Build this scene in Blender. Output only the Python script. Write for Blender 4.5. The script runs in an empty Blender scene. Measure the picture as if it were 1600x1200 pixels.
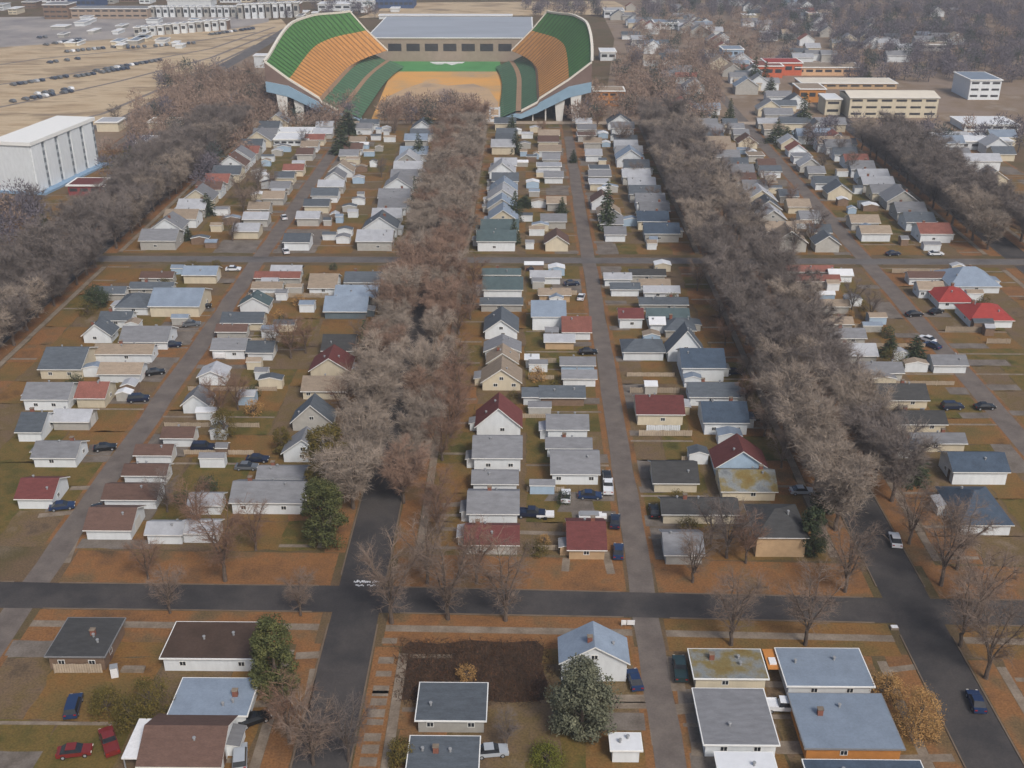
import bpy, math, random
from mathutils import Vector, Matrix

sc = bpy.context.scene
col = sc.collection
R = math.radians

# ------------------------------------------------------------------ camera, sky, sun
F, H = 1700.0, 106.0                      # focal length in pixels of the 1600-wide photo, camera height in metres
PITCH = math.atan(800 / F)                # avenues vanish 800 px above the centre
CP, SP = math.cos(PITCH), math.sin(PITCH)
cam_d = bpy.data.cameras.new('camera')
cam_d.sensor_width = 36.0
cam_d.lens = 36.0 * F / 1600
cam_d.clip_start, cam_d.clip_end = 1.0, 6000
cam = bpy.data.objects.new('camera', cam_d)
col.objects.link(cam)
cam.location = (0, 0, H)
cam.rotation_euler = (math.pi / 2 - PITCH, 0, 0)
sc.camera = cam

SUN_EL, SUN_AZ = 46, 150                  # soft overcast light from behind the camera's right shoulder
world = bpy.data.worlds.new('World')
sc.world = world
world.use_nodes = True
nt = world.node_tree
sky = nt.nodes.new('ShaderNodeTexSky')
sky.sky_type = 'NISHITA'
sky.sun_disc = False
sky.sun_elevation = R(SUN_EL)
sky.sun_rotation = R(SUN_AZ)
sky.air_density, sky.dust_density, sky.ozone_density = 1.0, 4.0, 1.0
nt.nodes['Background'].inputs[1].default_value = 0.09
nt.links.new(sky.outputs[0], nt.nodes['Background'].inputs[0])
sun_d = bpy.data.lights.new('sun', 'SUN')
sun_d.energy, sun_d.angle, sun_d.color = 1.5, R(14), (1.0, 0.97, 0.93)
sun = bpy.data.objects.new('sun', sun_d)
col.objects.link(sun)
sun.rotation_euler = (R(90 - SUN_EL), 0, R(180 - SUN_AZ))
sc.view_settings.view_transform = 'Standard'
sc.view_settings.look = 'None'
sc.view_settings.exposure = 0.56
sc.cycles.max_bounces = 5
sc.cycles.diffuse_bounces = 3
sc.cycles.transparent_max_bounces = 8

# ------------------------------------------------------------------ coordinates
SX = 21 * CP / F                          # the avenues run a little to the right of the view axis


def AV(X, D, z=0.0):
    """avenue frame (metres right, metres ahead) to world"""
    return Vector((X + SX * D, D - SX * X, z))


def G(px, py, z=0.0):
    """photo pixel to avenue-frame ground position (X, D) at height z"""
    u, v = (px - 800) / F, (600 - py) / F
    d = Vector((u, CP + v * SP, -SP + v * CP))
    t = (z - H) / d.z
    x, y = d.x * t, d.y * t
    n = 1 + SX * SX
    return (x - SX * y) / n, (y + SX * x) / n


def PROJ(X, D, z=0.0):
    w = AV(X, D, z)
    dz = w.z - H
    depth = w.y * CP - dz * SP
    return 800 + F * w.x / depth, 600 - F * (w.y * SP + dz * CP) / depth


AVE_RZ = -math.atan(SX)
C, LA, RA, FA = -26.3, -133.0, 62.0, 150.0        # avenue centre lines
AL, AM, AR = -80.0, 19.6, 103.0                   # alley centre lines

# ------------------------------------------------------------------ materials
MATS = {}


def ramp_mat(name, cols, scale=0.6, rough=0.9, detail=5.0, spec=0.2, stretch=None, obj_rand=0.0, fine=0.0, bump=0.0, objspace=False):
    if name in MATS:
        return MATS[name]
    m = bpy.data.materials.new(name)
    m.use_nodes = True
    t = m.node_tree
    b = t.nodes['Principled BSDF']
    b.inputs['Roughness'].default_value = rough
    b.inputs['Specular IOR Level'].default_value = spec
    tc = t.nodes.new('ShaderNodeTexCoord')
    geo = t.nodes.new('ShaderNodeNewGeometry')
    src = tc.outputs['Object'] if objspace else geo.outputs['Position']
    mp = t.nodes.new('ShaderNodeMapping')
    t.links.new(src, mp.inputs[0])
    if stretch:
        mp.inputs['Scale'].default_value = stretch
    n = t.nodes.new('ShaderNodeTexNoise')
    n.inputs['Scale'].default_value = scale
    n.inputs['Detail'].default_value = detail
    n.inputs['Roughness'].default_value = 0.62
    t.links.new(mp.outputs[0], n.inputs['Vector'])
    r = t.nodes.new('ShaderNodeValToRGB')
    k = len(cols)
    el = r.color_ramp.elements
    while len(el) < k:
        el.new(0.5)
    for i, c in enumerate(cols):
        el[i].position = 0.3 + 0.4 * i / max(1, k - 1)
        el[i].color = (c[0], c[1], c[2], 1)
    t.links.new(n.outputs['Fac'], r.inputs[0])
    out = r.outputs[0]
    if fine:
        n2 = t.nodes.new('ShaderNodeTexNoise')
        n2.inputs['Scale'].default_value = 3.2
        n2.inputs['Detail'].default_value = 4
        t.links.new(mp.outputs[0], n2.inputs['Vector'])
        mr = t.nodes.new('ShaderNodeMapRange')
        mr.inputs['From Min'].default_value, mr.inputs['From Max'].default_value = 0.25, 0.75
        mr.inputs['To Min'].default_value, mr.inputs['To Max'].default_value = 1 - fine, 1 + fine
        t.links.new(n2.outputs['Fac'], mr.inputs[0])
        vm = t.nodes.new('ShaderNodeVectorMath')
        vm.operation = 'SCALE'
        t.links.new(out, vm.inputs[0])
        t.links.new(mr.outputs[0], vm.inputs['Scale'])
        out = vm.outputs[0]
    if obj_rand:
        oi = t.nodes.new('ShaderNodeObjectInfo')
        mr = t.nodes.new('ShaderNodeMapRange')
        mr.inputs['To Min'].default_value, mr.inputs['To Max'].default_value = 1 - obj_rand, 1 + obj_rand
        t.links.new(oi.outputs['Random'], mr.inputs[0])
        vm = t.nodes.new('ShaderNodeVectorMath')
        vm.operation = 'SCALE'
        t.links.new(out, vm.inputs[0])
        t.links.new(mr.outputs[0], vm.inputs['Scale'])
        out = vm.outputs[0]
    t.links.new(out, b.inputs['Base Color'])
    if bump:
        bp = t.nodes.new('ShaderNodeBump')
        bp.inputs['Strength'].default_value = bump
        t.links.new(n.outputs['Fac'], bp.inputs['Height'])
        t.links.new(bp.outputs[0], b.inputs['Normal'])
    MATS[name] = m
    return m


def S(r, g, b):
    """sRGB 0-255 to linear"""
    f = lambda c: (c / 255 / 12.92) if c <= 10 else ((c / 255 + 0.055) / 1.055) ** 2.4
    return (f(r), f(g), f(b))


def tone(c, k):
    return tuple(min(1, x * k) for x in c)


def surf(name, c, var=0.18, scale=0.8, **kw):
    return ramp_mat(name, [tone(c, 1 - var), c, tone(c, 1 + var)], scale, **kw)


ROOF = {
    'm': surf('maroon_shingle', S(100, 58, 56), 0.16, 0.7, stretch=(1, 3, 1), obj_rand=0.12, fine=0.17),
    'R': surf('red_shingle', S(150, 62, 58), 0.12, 0.7, obj_rand=0.08, fine=0.08),
    'r': surf('faded_red_shingle', S(128, 84, 74), 0.16, 0.7, obj_rand=0.12, fine=0.17),
    's': surf('slate_shingle', S(82, 88, 94), 0.2, 0.6, stretch=(1, 3, 1), obj_rand=0.16, fine=0.17),
    'd': surf('charcoal_shingle', S(66, 66, 66), 0.2, 0.6, stretch=(1, 3, 1), obj_rand=0.14, fine=0.17),
    'g': surf('grey_shingle', S(118, 119, 122), 0.16, 0.5, stretch=(1, 3, 1), obj_rand=0.14, fine=0.08),
    'l': surf('pale_grey_shingle', S(158, 160, 164), 0.12, 0.5, obj_rand=0.12, fine=0.08),
    'b': surf('blue_grey_shingle', S(124, 136, 150), 0.12, 0.4, obj_rand=0.1, fine=0.07),
    'k': surf('deep_blue_shingle', S(66, 78, 92), 0.18, 0.6, obj_rand=0.1, fine=0.17),
    't': surf('tan_shingle', S(142, 128, 112), 0.16, 0.6, stretch=(1, 3, 1), obj_rand=0.12, fine=0.17),
    'n': surf('brown_shingle', S(94, 74, 66), 0.16, 0.6, stretch=(1, 3, 1), obj_rand=0.12, fine=0.17),
    'D': surf('dark_brown_felt', S(72, 58, 50), 0.2, 0.3, obj_rand=0.08, fine=0.17),
    'o': ramp_mat('mossy_shingle', [S(96, 100, 102), S(122, 126, 126), S(118, 106, 70), S(112, 92, 50)], 0.28, fine=0.17),
    'e': surf('teal_grey_shingle', S(78, 92, 94), 0.16, 0.6, obj_rand=0.08, fine=0.08),
    'w': surf('white_membrane', S(206, 208, 210), 0.06, 0.6),
}
ROOF_WORD = {'m': 'maroon', 'R': 'red', 'r': 'faded red', 's': 'slate', 'd': 'charcoal', 'g': 'grey', 'l': 'pale grey', 'b': 'blue-grey',
             'k': 'dark blue', 't': 'tan', 'n': 'brown', 'D': 'dark brown', 'o': 'mossy grey', 'e': 'teal-grey', 'w': 'white'}
WALL = {
    'w': surf('white_siding', S(206, 210, 212), 0.07, 1.1, stretch=(1, 1, 0.3), obj_rand=0.08),
    'c': surf('cream_siding', S(196, 186, 164), 0.08, 1.1, stretch=(1, 1, 0.3), obj_rand=0.08),
    'g': surf('grey_stucco', S(164, 162, 156), 0.1, 1.1, obj_rand=0.1),
    'b': surf('blue_siding', S(156, 176, 194), 0.08, 1.1, obj_rand=0.06),
    't': surf('tan_siding', S(176, 150, 118), 0.1, 1.1, obj_rand=0.08),
    'n': surf('brown_siding', S(122, 102, 86), 0.16, 1.3, obj_rand=0.1),
    's': surf('slate_siding', S(96, 108, 114), 0.12, 1.0, obj_rand=0.1),
    'o': surf('ochre_siding', S(186, 126, 68), 0.1, 1.0),
}
WALL_WORD = {'w': 'white', 'c': 'cream', 'g': 'grey', 'b': 'pale blue', 't': 'tan', 'n': 'brown', 's': 'slate-sided', 'o': 'ochre'}
TRIM = surf('white_trim', S(222, 222, 218), 0.05, 1.5)
TRIM_DARK = surf('grey_trim', S(120, 120, 120), 0.08, 1.5)
GLASS = surf('window_glass', S(38, 42, 48), 0.3, 1.5, rough=0.15, spec=0.5)
BRICK = surf('chimney_brick', S(128, 84, 70), 0.2, 2.5)
DOORM = surf('door_paint', S(96, 74, 62), 0.1, 2.0, obj_rand=0.3)
METAL = surf('grey_metal', S(140, 142, 144), 0.08, 2.0, rough=0.5)
CONC = ramp_mat('concrete', [S(104, 92, 80), S(124, 112, 98), S(140, 128, 114)], 0.4, fine=0.12)
ASPH = ramp_mat('asphalt', [S(52, 50, 51), S(60, 58, 58), S(74, 70, 68), S(63, 60, 60)], 0.09, fine=0.16, detail=9)
ALLEY = ramp_mat('alley_gravel', [S(92, 84, 79), S(104, 96, 90), S(116, 107, 99)], 0.25, fine=0.12)
KERB = ramp_mat('kerb_concrete', [S(100, 86, 72), S(118, 104, 90)], 0.6)
LEAFY = ramp_mat('leaf_littered_verge', [S(84, 68, 50), S(114, 82, 54), S(128, 90, 56), S(108, 86, 60), S(92, 78, 54)], 0.11, fine=0.35, detail=9)
OLIVE = ramp_mat('olive_lawn', [S(62, 60, 30), S(82, 78, 38), S(104, 86, 46), S(84, 76, 38), S(72, 72, 36)], 0.13, fine=0.3, detail=9)
RUSTY = ramp_mat('rusty_lawn', [S(90, 68, 44), S(120, 88, 50), S(106, 86, 50), S(92, 82, 48)], 0.12, fine=0.35, detail=9)
DULL = ramp_mat('dull_yard', [S(80, 68, 54), S(106, 88, 68), S(100, 84, 54), S(120, 104, 86)], 0.16, fine=0.35, detail=9)
GRAVEL = ramp_mat('gravel_yard', [S(88, 80, 72), S(108, 100, 92), S(122, 114, 106)], 0.3, fine=0.2)
SOIL = ramp_mat('dark_soil', [S(46, 36, 30), S(62, 48, 38), S(78, 58, 42)], 0.2, fine=0.35)
SAND = ramp_mat('dry_tan_grass', [S(136, 116, 92), S(170, 148, 118), S(188, 168, 138), S(150, 130, 104), S(128, 116, 102)], 0.03, fine=0.2, detail=9, stretch=(.7, 1.8, 1))
GROUND = ramp_mat('town_ground', [S(84, 70, 54), S(100, 82, 62), S(84, 74, 48), S(112, 98, 82)], 0.05, fine=0.3, detail=8)
WHITEPAINT = surf('white_paint', S(216, 216, 216), 0.1, 3.0)
BARK = ramp_mat('elm_bark', [S(74, 64, 58), S(104, 92, 82)], 1.5, obj_rand=0.15)
TWIG_WARM = surf('warm_twigs', S(148, 135, 122), 0.2, 0.25, obj_rand=0.16)
TWIG_GREY = surf('grey_twigs', S(116, 107, 101), 0.2, 0.25, obj_rand=0.16)
TWIG_RED = surf('russet_twigs', S(138, 114, 98), 0.2, 0.25, obj_rand=0.14)
SPRUCE = ramp_mat('spruce_needles', [S(40, 50, 38), S(60, 70, 48), S(84, 90, 62)], 0.9, obj_rand=0.2)
GREENLEAF = ramp_mat('green_leaves', [S(54, 60, 38), S(80, 84, 50), S(104, 102, 60)], 0.7, obj_rand=0.1)
SILVERLEAF = ramp_mat('silver_green_leaves', [S(66, 70, 58), S(96, 98, 80), S(122, 122, 100)], 0.8)
OLIVELEAF = ramp_mat('olive_leaves', [S(62, 58, 32), S(96, 86, 42), S(122, 104, 52)], 0.7, obj_rand=0.1)
TANLEAF = ramp_mat('dry_tan_leaves', [S(128, 100, 60), S(164, 128, 80), S(184, 146, 92)], 0.7)


# ------------------------------------------------------------------ mesh helpers
class MB:
    def __init__(s):
        s.v, s.f, s.m = [], [], []

    def poly(s, pts, m=0):
        b = len(s.v)
        s.v += [tuple(p) for p in pts]
        s.f.append(tuple(range(b, b + len(pts))))
        s.m.append(m)

    def box(s, x0, x1, y0, y1, z0, z1, m=0, top=None):
        b = len(s.v)
        s.v += [(x0, y0, z0), (x1, y0, z0), (x1, y1, z0), (x0, y1, z0), (x0, y0, z1), (x1, y0, z1), (x1, y1, z1), (x0, y1, z1)]
        for q, mm in (((3, 2, 1, 0), m), ((4, 5, 6, 7), m if top is None else top), ((0, 1, 5, 4), m), ((1, 2, 6, 5), m), ((2, 3, 7, 6), m), ((3, 0, 4, 7), m)):
            s.f.append(tuple(b + i for i in q))
            s.m.append(mm)

    def prism(s, prof, a0, a1, axis='x', m=0, caps=None):
        """closed profile extruded; profile points are (u, z); axis x: u is y, axis y: u is x"""
        P = (lambda a, u, z: (a, u, z)) if axis == 'x' else (lambda a, u, z: (u, a, z))
        n, b = len(prof), len(s.v)
        s.v += [P(a0, u, z) for u, z in prof] + [P(a1, u, z) for u, z in prof]
        for i in range(n):
            j = (i + 1) % n
            s.f.append((b + i, b + j, b + n + j, b + n + i))
            s.m.append(m)
        cm = m if caps is None else caps
        s.f.append(tuple(b + i for i in range(n))[::-1])
        s.f.append(tuple(b + n + i for i in range(n)))
        s.m += [cm, cm]

    def slab(s, quad, th, m=0, side=1):
        """a sloped plate: quad is its top, sides and underside take the second material"""
        q = [Vector(p) for p in quad]
        lo = [p - Vector((0, 0, th)) for p in q]
        b, n = len(s.v), len(q)
        s.v += [tuple(p) for p in q] + [tuple(p) for p in lo]
        s.f.append(tuple(b + i for i in range(n)))
        s.m.append(m)
        s.f.append(tuple(b + n + i for i in range(n))[::-1])
        s.m.append(side)
        for i in range(n):
            j = (i + 1) % n
            s.f.append((b + i, b + n + i, b + n + j, b + j))
            s.m.append(side)

    def tube(s, pts, rad, n=5, m=0):
        b = len(s.v)
        pts = [Vector(p) for p in pts]
        for i, p in enumerate(pts):
            d = (pts[min(i + 1, len(pts) - 1)] - pts[max(i - 1, 0)]).normalized()
            u = d.cross(Vector((0.31, 0.95, 0.02))).normalized()
            w = d.cross(u)
            for k in range(n):
                a = 2 * math.pi * k / n
                s.v.append(tuple(p + (u * math.cos(a) + w * math.sin(a)) * rad[i]))
        for i in range(len(pts) - 1):
            for k in range(n):
                s.f.append((b + i * n + k, b + i * n + (k + 1) % n, b + (i + 1) * n + (k + 1) % n, b + (i + 1) * n + k))
                s.m.append(m)
        s.f.append(tuple(b + (len(pts) - 1) * n + k for k in range(n)))
        s.m.append(m)

    def mesh(s, name, mats):
        me = bpy.data.meshes.new(name)
        me.from_pydata(s.v, [], s.f)
        for m in mats:
            me.materials.append(m)
        if len(mats) > 1:
            me.polygons.foreach_set('material_index', s.m)
        me.update()
        return me


def link(name, me, parent=None, loc=(0, 0, 0), rz=0.0):
    o = bpy.data.objects.new(name, me)
    col.objects.link(o)
    o.location = loc
    o.rotation_euler = (0, 0, rz)
    if parent:
        o.parent = parent
    return o


def tag(o, label=None, cat=None, group=None, kind=None):
    if label:
        o['label'] = label
    if cat:
        o['category'] = cat
    if group:
        o['group'] = group
    if kind:
        o['kind'] = kind
    return o


def thing(name, label, cat, X, D, rz=0.0, group=None, z=0.0):
    o = link(name, None, None, AV(X, D, z), AVE_RZ + rz)
    o.empty_display_size = 0.5
    return tag(o, label, cat, group)


def copy_tree(o, parent=None):
    c = o.copy()
    col.objects.link(c)
    c.parent = parent
    for ch in list(o.children):
        copy_tree(ch, c)
    return c


def struct(name, mb, mats, label=None):
    o = link(name, mb.mesh(name, mats), None, (0, 0, 0), 0)
    return tag(o, label, None, None, 'structure')


ORD = 'first second third fourth fifth sixth seventh eighth ninth tenth eleventh twelfth thirteenth fourteenth fifteenth sixteenth seventeenth eighteenth nineteenth'.split()
TENS = {2: 'twent', 3: 'thirt', 4: 'fort', 5: 'fift', 6: 'sixt', 7: 'sevent'}


def nth(i):
    i += 1
    if i < 20:
        return ORD[i - 1]
    t, u = divmod(i, 10)
    return TENS[t] + ('ieth' if u == 0 else 'y-' + ORD[u - 1])


# ------------------------------------------------------------------ ground, roads, yards
rng = random.Random(7)
g = MB()
N = 24
g.poly([(-3000, -200, 0), (3000, -200, 0), (3000, 4900, 0), (-3000, 4900, 0)])
struct('ground', g, [GROUND])


def rect(mb, X0, X1, D0, D1, z, m=0):
    mb.poly([AV(X0, D0, z), AV(X1, D0, z), AV(X1, D1, z), AV(X0, D1, z)], m)


def pxpoly(mb, pts, z, m=0):
    q = [AV(*G(x, y), z) for x, y in pts]
    a = sum(q[i].x * q[(i + 1) % len(q)].y - q[(i + 1) % len(q)].x * q[i].y for i in range(len(q)))
    mb.poly(q if a > 0 else q[::-1], m)


def strip(mb, pts, width, z, m=0):
    """a band along ground points given in photo pixels"""
    P = [AV(*G(x, y), z) for x, y in pts]
    L, Rr = [], []
    for i, p in enumerate(P):
        d = (P[min(i + 1, len(P) - 1)] - P[max(i - 1, 0)])
        d.z = 0
        d.normalize()
        nrm = Vector((-d.y, d.x, 0)) * width / 2
        L.append(p + nrm)
        Rr.append(p - nrm)
    for i in range(len(P) - 1):
        mb.poly([Rr[i], Rr[i + 1], L[i + 1], L[i]], m)


D_NEAR0, D_NEAR1 = 140.5, 150.5           # the nearer cross street, roughly
D_UP0, D_UP1 = G(821, 411.5)[1], G(821, 402.5)[1]
D_END = G(821, 192)[1]

# avenues
for nm, X, w, d0, d1 in (('central_avenue_road', C, 7.4, 60, D_END), ('left_avenue_road', LA, 8, 200, D_END), ('right_avenue_road', RA, 7.6, 70, D_END), ('far_right_avenue_road', FA, 8, 200, 620)):
    mb = MB()
    rect(mb, X - w / 2, X + w / 2, d0, d1, 0.03)
    struct(nm, mb, [ASPH])
for nm, X, w, d0, d1 in (('left_alley', AL, 4.6, 90, D_END), ('middle_alley', AM, 4.1, 60, D_END - 20), ('right_alley', AR, 4.8, 150, 640)):
    mb = MB()
    wob = [(X + rng.uniform(-.25, .25), d) for d in range(int(d0), int(d1), 9)]
    for (xa, da), (xb, db) in zip(wob, wob[1:]):
        mb.poly([AV(xa - w / 2, da, 0.036), AV(xa + w / 2, da, 0.036), AV(xb + w / 2, db, 0.036), AV(xb - w / 2, db, 0.036)])
    struct(nm, mb, [ALLEY])
# cross streets
cross_top = [(-200, 904), (90, 911), (560, 916), (1000, 926), (1400, 935), (1900, 944)]
cross_bot = [(-200, 948), (90, 951), (560, 957), (1000, 965), (1400, 974), (1900, 986)]
mb = MB()
for i in range(5):
    q = [AV(*G(*cross_bot[i]), 0.042), AV(*G(*cross_bot[i + 1]), 0.042), AV(*G(*cross_top[i + 1]), 0.042), AV(*G(*cross_top[i]), 0.042)]
    mb.poly(q)
struct('near_cross_street', mb, [ASPH])
mb = MB()
rect(mb, -400, 420, D_UP0, D_UP1, 0.048)
struct('upper_cross_street', mb, [ramp_mat('worn_asphalt', [S(84, 80, 78), S(98, 94, 92), S(108, 104, 100)], 0.15, fine=0.17)])
mb = MB()
rect(mb, -130, 130, D_END - 2.5, D_END + 3.5, 0.046)
struct('stadium_lane', mb, [ramp_mat('pale_lane', [S(150, 134, 116), S(172, 156, 138)], 0.2)])


def near_D(X, top):
    """ground distance of the near cross street's edge at lateral X"""
    pts = [G(*p) for p in (cross_top if top else cross_bot)]
    for (xa, da), (xb, db) in zip(pts, pts[1:]):
        if xa <= X <= xb:
            return da + (db - da) * (X - xa) / (xb - xa)
    return pts[0][1] if X < pts[0][0] else pts[-1][1]


# kerbs: real 0.13 m steps along the avenues and cross streets
kb = MB()


def kerb(X0, D0, X1, D1, w=0.22, h=0.13):
    a, b = AV(X0, D0), AV(X1, D1)
    d = (b - a).normalized()
    n = Vector((-d.y, d.x, 0)) * w / 2
    z = Vector((0, 0, h))
    q = [a - n, b - n, b + n, a + n]
    kb.slab([p + z for p in (q if True else q)], h, 0, 0)


for X, w, far in ((C, 7.4, D_END), (RA, 7.6, D_END), (LA, 8, D_END), (FA, 8, 600)):
    for s in (-1, 1):
        x = X + s * (w / 2 + 0.15)
        if X in (C, RA):
            kerb(x, 62, x, near_D(x, False) - 3)
        kerb(x, near_D(x, True) + 3, x, D_UP0 - 3)
        kerb(x, D_UP1 + 3, x, far)
gaps = sorted([(C, 7), (RA, 7), (AM, 3.6), (AL, 3.8), (AR, 3.8), (LA, 7)])
for top in (True, False):
    xs = [-115] + [v for c_, g_ in gaps for v in (c_ - g_, c_ + g_) if -110 < c_ < 80] + [120]
    for a, b in zip(xs[::2], xs[1::2]):
        if b > a:
            kerb(a, near_D(a, top), b, near_D(b, top))
xs = [-200] + [v for c_, g_ in gaps for v in (c_ - g_, c_ + g_)] + [260]
for a, b in zip(xs[::2], xs[1::2]):
    kerb(a, D_UP0 - .1, b, D_UP0 - .1)
    kerb(a, D_UP1 + .1, b, D_UP1 + .1)
struct('kerb', kb, [KERB])

# verges, lawns and yards, lot by lot
yd = MB()
YM = [LEAFY, OLIVE, RUSTY, DULL, GRAVEL, SOIL]
wk = MB()


def patch(X0, X1, D0, D1, m, z=0.012, j=0.35):
    c = [(X0, D0), (X1, D0), (X1, D1), (X0, D1)]
    c = [(x + rng.uniform(-j, j), d + rng.uniform(-j, j) * .6) for x, d in c]
    pts = []
    for (xa, da), (xb, db) in zip(c, c[1:] + c[:1]):
        n = max(1, min(10, int(math.hypot(xb - xa, db - da) / 2.0))) if j > .12 else 1
        for k in range(n):
            f = k / n
            a = 0 if k == 0 else j * 1.1
            pts.append(AV(xa + (xb - xa) * f + rng.uniform(-a, a), da + (db - da) * f + rng.uniform(-a, a), z))
    yd.poly(pts, m)


def lots(Xa, Xv, D0, D1, lush=0.5, step=11.0, walk=True):
    """lots between an alley line Xa and an avenue line Xv"""
    s = 1 if Xv > Xa else -1
    kerbX, walkX = Xv - s * 4.2, Xv - s * 8.6
    a0 = Xa + s * 2.6
    patch(min(kerbX, walkX + s * .8), max(kerbX, walkX + s * .8), D0 + .5, D1 - .5, 0, 0.014, 0.1)
    if walk:
        rect(wk, min(walkX - .7, walkX + .7), max(walkX - .7, walkX + .7), D0 + 2, D1 - 2, 0.024)
    d = D0 + 1.0
    while d < D1 - 3:
        w = min(step * rng.uniform(0.8, 1.25), D1 - d)
        front = walkX - s * 1.0
        house0 = Xv - s * 16
        house1 = Xv - s * 27
        patch(min(front, house0), max(front, house0), d, d + w, rng.choice((0, 0, 2, 1, 2)), 0.012)
        patch(min(house0, house1), max(house0, house1), d, d + w, rng.choice((3, 2, 3)), 0.011)
        mid = house1 + (a0 - house1) * rng.uniform(0.4, 0.65)
        r = rng.random()
        patch(min(mid, house1), max(mid, house1), d, d + w, 1 if r < lush else rng.choice((2, 3, 2)), 0.012)
        patch(min(mid, a0), max(mid, a0), d, d + w, rng.choice((1, 2, 3, 3, 4) if r < lush else (2, 3, 0, 4)), 0.0125)
        if rng.random() < 0.5:
            patch(min(mid, a0), max(mid, a0), d + .2, d + rng.uniform(2.4, 4), 4, 0.018, 0.15)
        if rng.random() < 0.75:                       # a thin path from the sidewalk to the back
            y = d + rng.uniform(0.1, 0.3) * w
            rect(wk, min(front, house0), max(front, house0), y, y + 0.9, 0.02)
        if rng.random() < 0.45:
            y = d + rng.uniform(0.6, 0.9) * w
            rect(wk, min(a0, house1), max(a0, house1), y, y + 0.7, 0.022)
        d += w
    patch(min(Xa + s * 2.1, a0 + s * .6), max(Xa + s * 2.1, a0 + s * .6), D0, D1, 0, 0.016, 0.1)


BANDS = [(AL, LA, 0.75), (AL, C, 0.35), (AM, C, 0.7), (AM, RA, 0.35), (AR, RA, 0.4), (AR, FA, 0.7)]
for Xa, Xv, lush in BANDS:
    if abs(Xv) < 100:
        lots(Xa, Xv, 70, near_D((Xa + Xv) / 2, False) - 7.5, lush)
    lots(Xa, Xv, near_D((Xa + Xv) / 2, True) + 9, D_UP0 - 2.5, lush)
    lots(Xa, Xv, D_UP1 + 2.5, D_END - 4, lush * 0.6)
lots(-180, LA, 200, D_UP0 - 2.5, .6)
lots(-180, LA, D_UP1 + 2.5, D_END - 10, .2)
lots(197, FA, 230, D_UP0 - 2.5, .5)
lots(197, FA, D_UP1 + 2.5, D_END - 10, .2)
# broad leaf-strewn verges along the near cross street
for a, b in ((-76.5, C - 5.2), (C + 5.2, AM - 2.6), (AM + 2.6, RA - 5.2), (RA + 5.4, 110)):
    yd.poly([AV(a, near_D(a, True) + .2, .017), AV(b, near_D(b, True) + .2, .017), AV(b, near_D(b, True) + 9.5, .017), AV(a, near_D(a, True) + 9.5, .017)], 0)
    n = [near_D(a, False), near_D(b, False)]
    yd.poly([AV(a, n[0] - 8, .017), AV(b, n[1] - 8, .017), AV(b, n[1] - .2, .017), AV(a, n[0] - .2, .017)], 0 if a < 20 else 2)
    wk.poly([AV(a, n[0] - 4.6, .026), AV(b, n[1] - 4.6, .026), AV(b, n[1] - 3.0, .026), AV(a, n[0] - 3.0, .026)])
# driveway slabs across the central avenue's right verge
for y in (1000, 1030, 1052, 1075, 1083, 1095, 1112, 1128, 1150, 1168, 1188):
    x, d = G(595, y)
    rect(wk, C + 5.0, C + 7.3, d - rng.uniform(.5, 1.2), d + .5, 0.028)
for pts, wd in (([(462, 1025), (500, 1023)], 1.6), ([(388, 1101), (446, 1098)], 1.4), ([(478, 1108), (490, 1045)], 1.1), ([(1046, 1026), (1052, 1080)], 3.6), ([(1062, 1100), (1068, 1116)], 4),
                ([(1080, 1170), (1098, 1172)], 2.5), ([(1186, 1069), (1230, 1070)], 1.3), ([(1205, 1096), (1240, 1096)], 1.4), ([(1205, 1120), (1250, 1120)], .9), ([(1210, 1168), (1260, 1168)], 2.4),
                ([(955, 1092), (1012, 1092)], 1.7), ([(955, 1102), (1012, 1102)], 1.4), ([(1016, 1092), (1026, 1165)], 1.3), ([(1380, 1048), (1432, 1042)], 1.2), ([(1395, 1186), (1490, 1184)], 1.4),
                ([(885, 872), (883, 893)], 1.3), ([(946, 862), (955, 897)], 1.4), ([(812, 832), (885, 834)], 1.2), ([(690, 790), (728, 787)], 1.6), ([(690, 826), (728, 828)], 1.2), ([(60, 806), (120, 800)], 1.5),
                ([(100, 880), (122, 822)], 2.0), ([(110, 763), (150, 762)], 1.5)):
    strip(wk, pts, wd, 0.03)
# parking pads
for q in ([(75, 785), (112, 782), (122, 795), (70, 800)], [(140, 695), (185, 692), (172, 712), (135, 712)], [(860, 770), (960, 768), (960, 783), (850, 783)], [(880, 783), (925, 782), (930, 800), (870, 800)]):
    pxpoly(yd, q, 0.019, 4)
pxpoly(yd, [(628, 1012), (640, 1003), (690, 1006), (735, 1000), (790, 1004), (838, 1001), (850, 1012), (846, 1040), (856, 1070), (850, 1094), (800, 1098), (740, 1094), (680, 1099), (640, 1093), (616, 1096), (622, 1060)], 0.018, 5)
pxpoly(yd, [(505, 500), (566, 500), (563, 524), (498, 522)], 0.019, 2)
pxpoly(yd, [(1168, 380), (1262, 382), (1262, 398), (1160, 400)], 0.019, 2)
pxpoly(yd, [(700, 1105), (870, 1110), (880, 1190), (700, 1190)], 0.018, 3)
struct('yards', yd, YM)
struct('sidewalk', wk, [CONC])
# white lettering worn to strokes on the avenue's mouth
mb = MB()
for row, (y, x0, x1, gap) in enumerate(((909.5, 553, 592, 0.35), (915, 553, 590, 0.3))):
    x = x0
    while x < x1:
        w_ = rng.uniform(1.0, 2.6)
        if rng.random() > gap * .4:
            a = G(x, y + rng.uniform(-1.2, .8))
            b = G(x + w_, y)
            k = rng.uniform(.3, .75) * (1 if row == 0 else .6)
            rect(mb, a[0], b[0], a[1] - k / 2, a[1] + k / 2, 0.052)
        x += w_ + rng.uniform(.3, .8)
struct('road_lettering', mb, [WHITEPAINT], 'worn white lettering painted on the dark avenue mouth')

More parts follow.
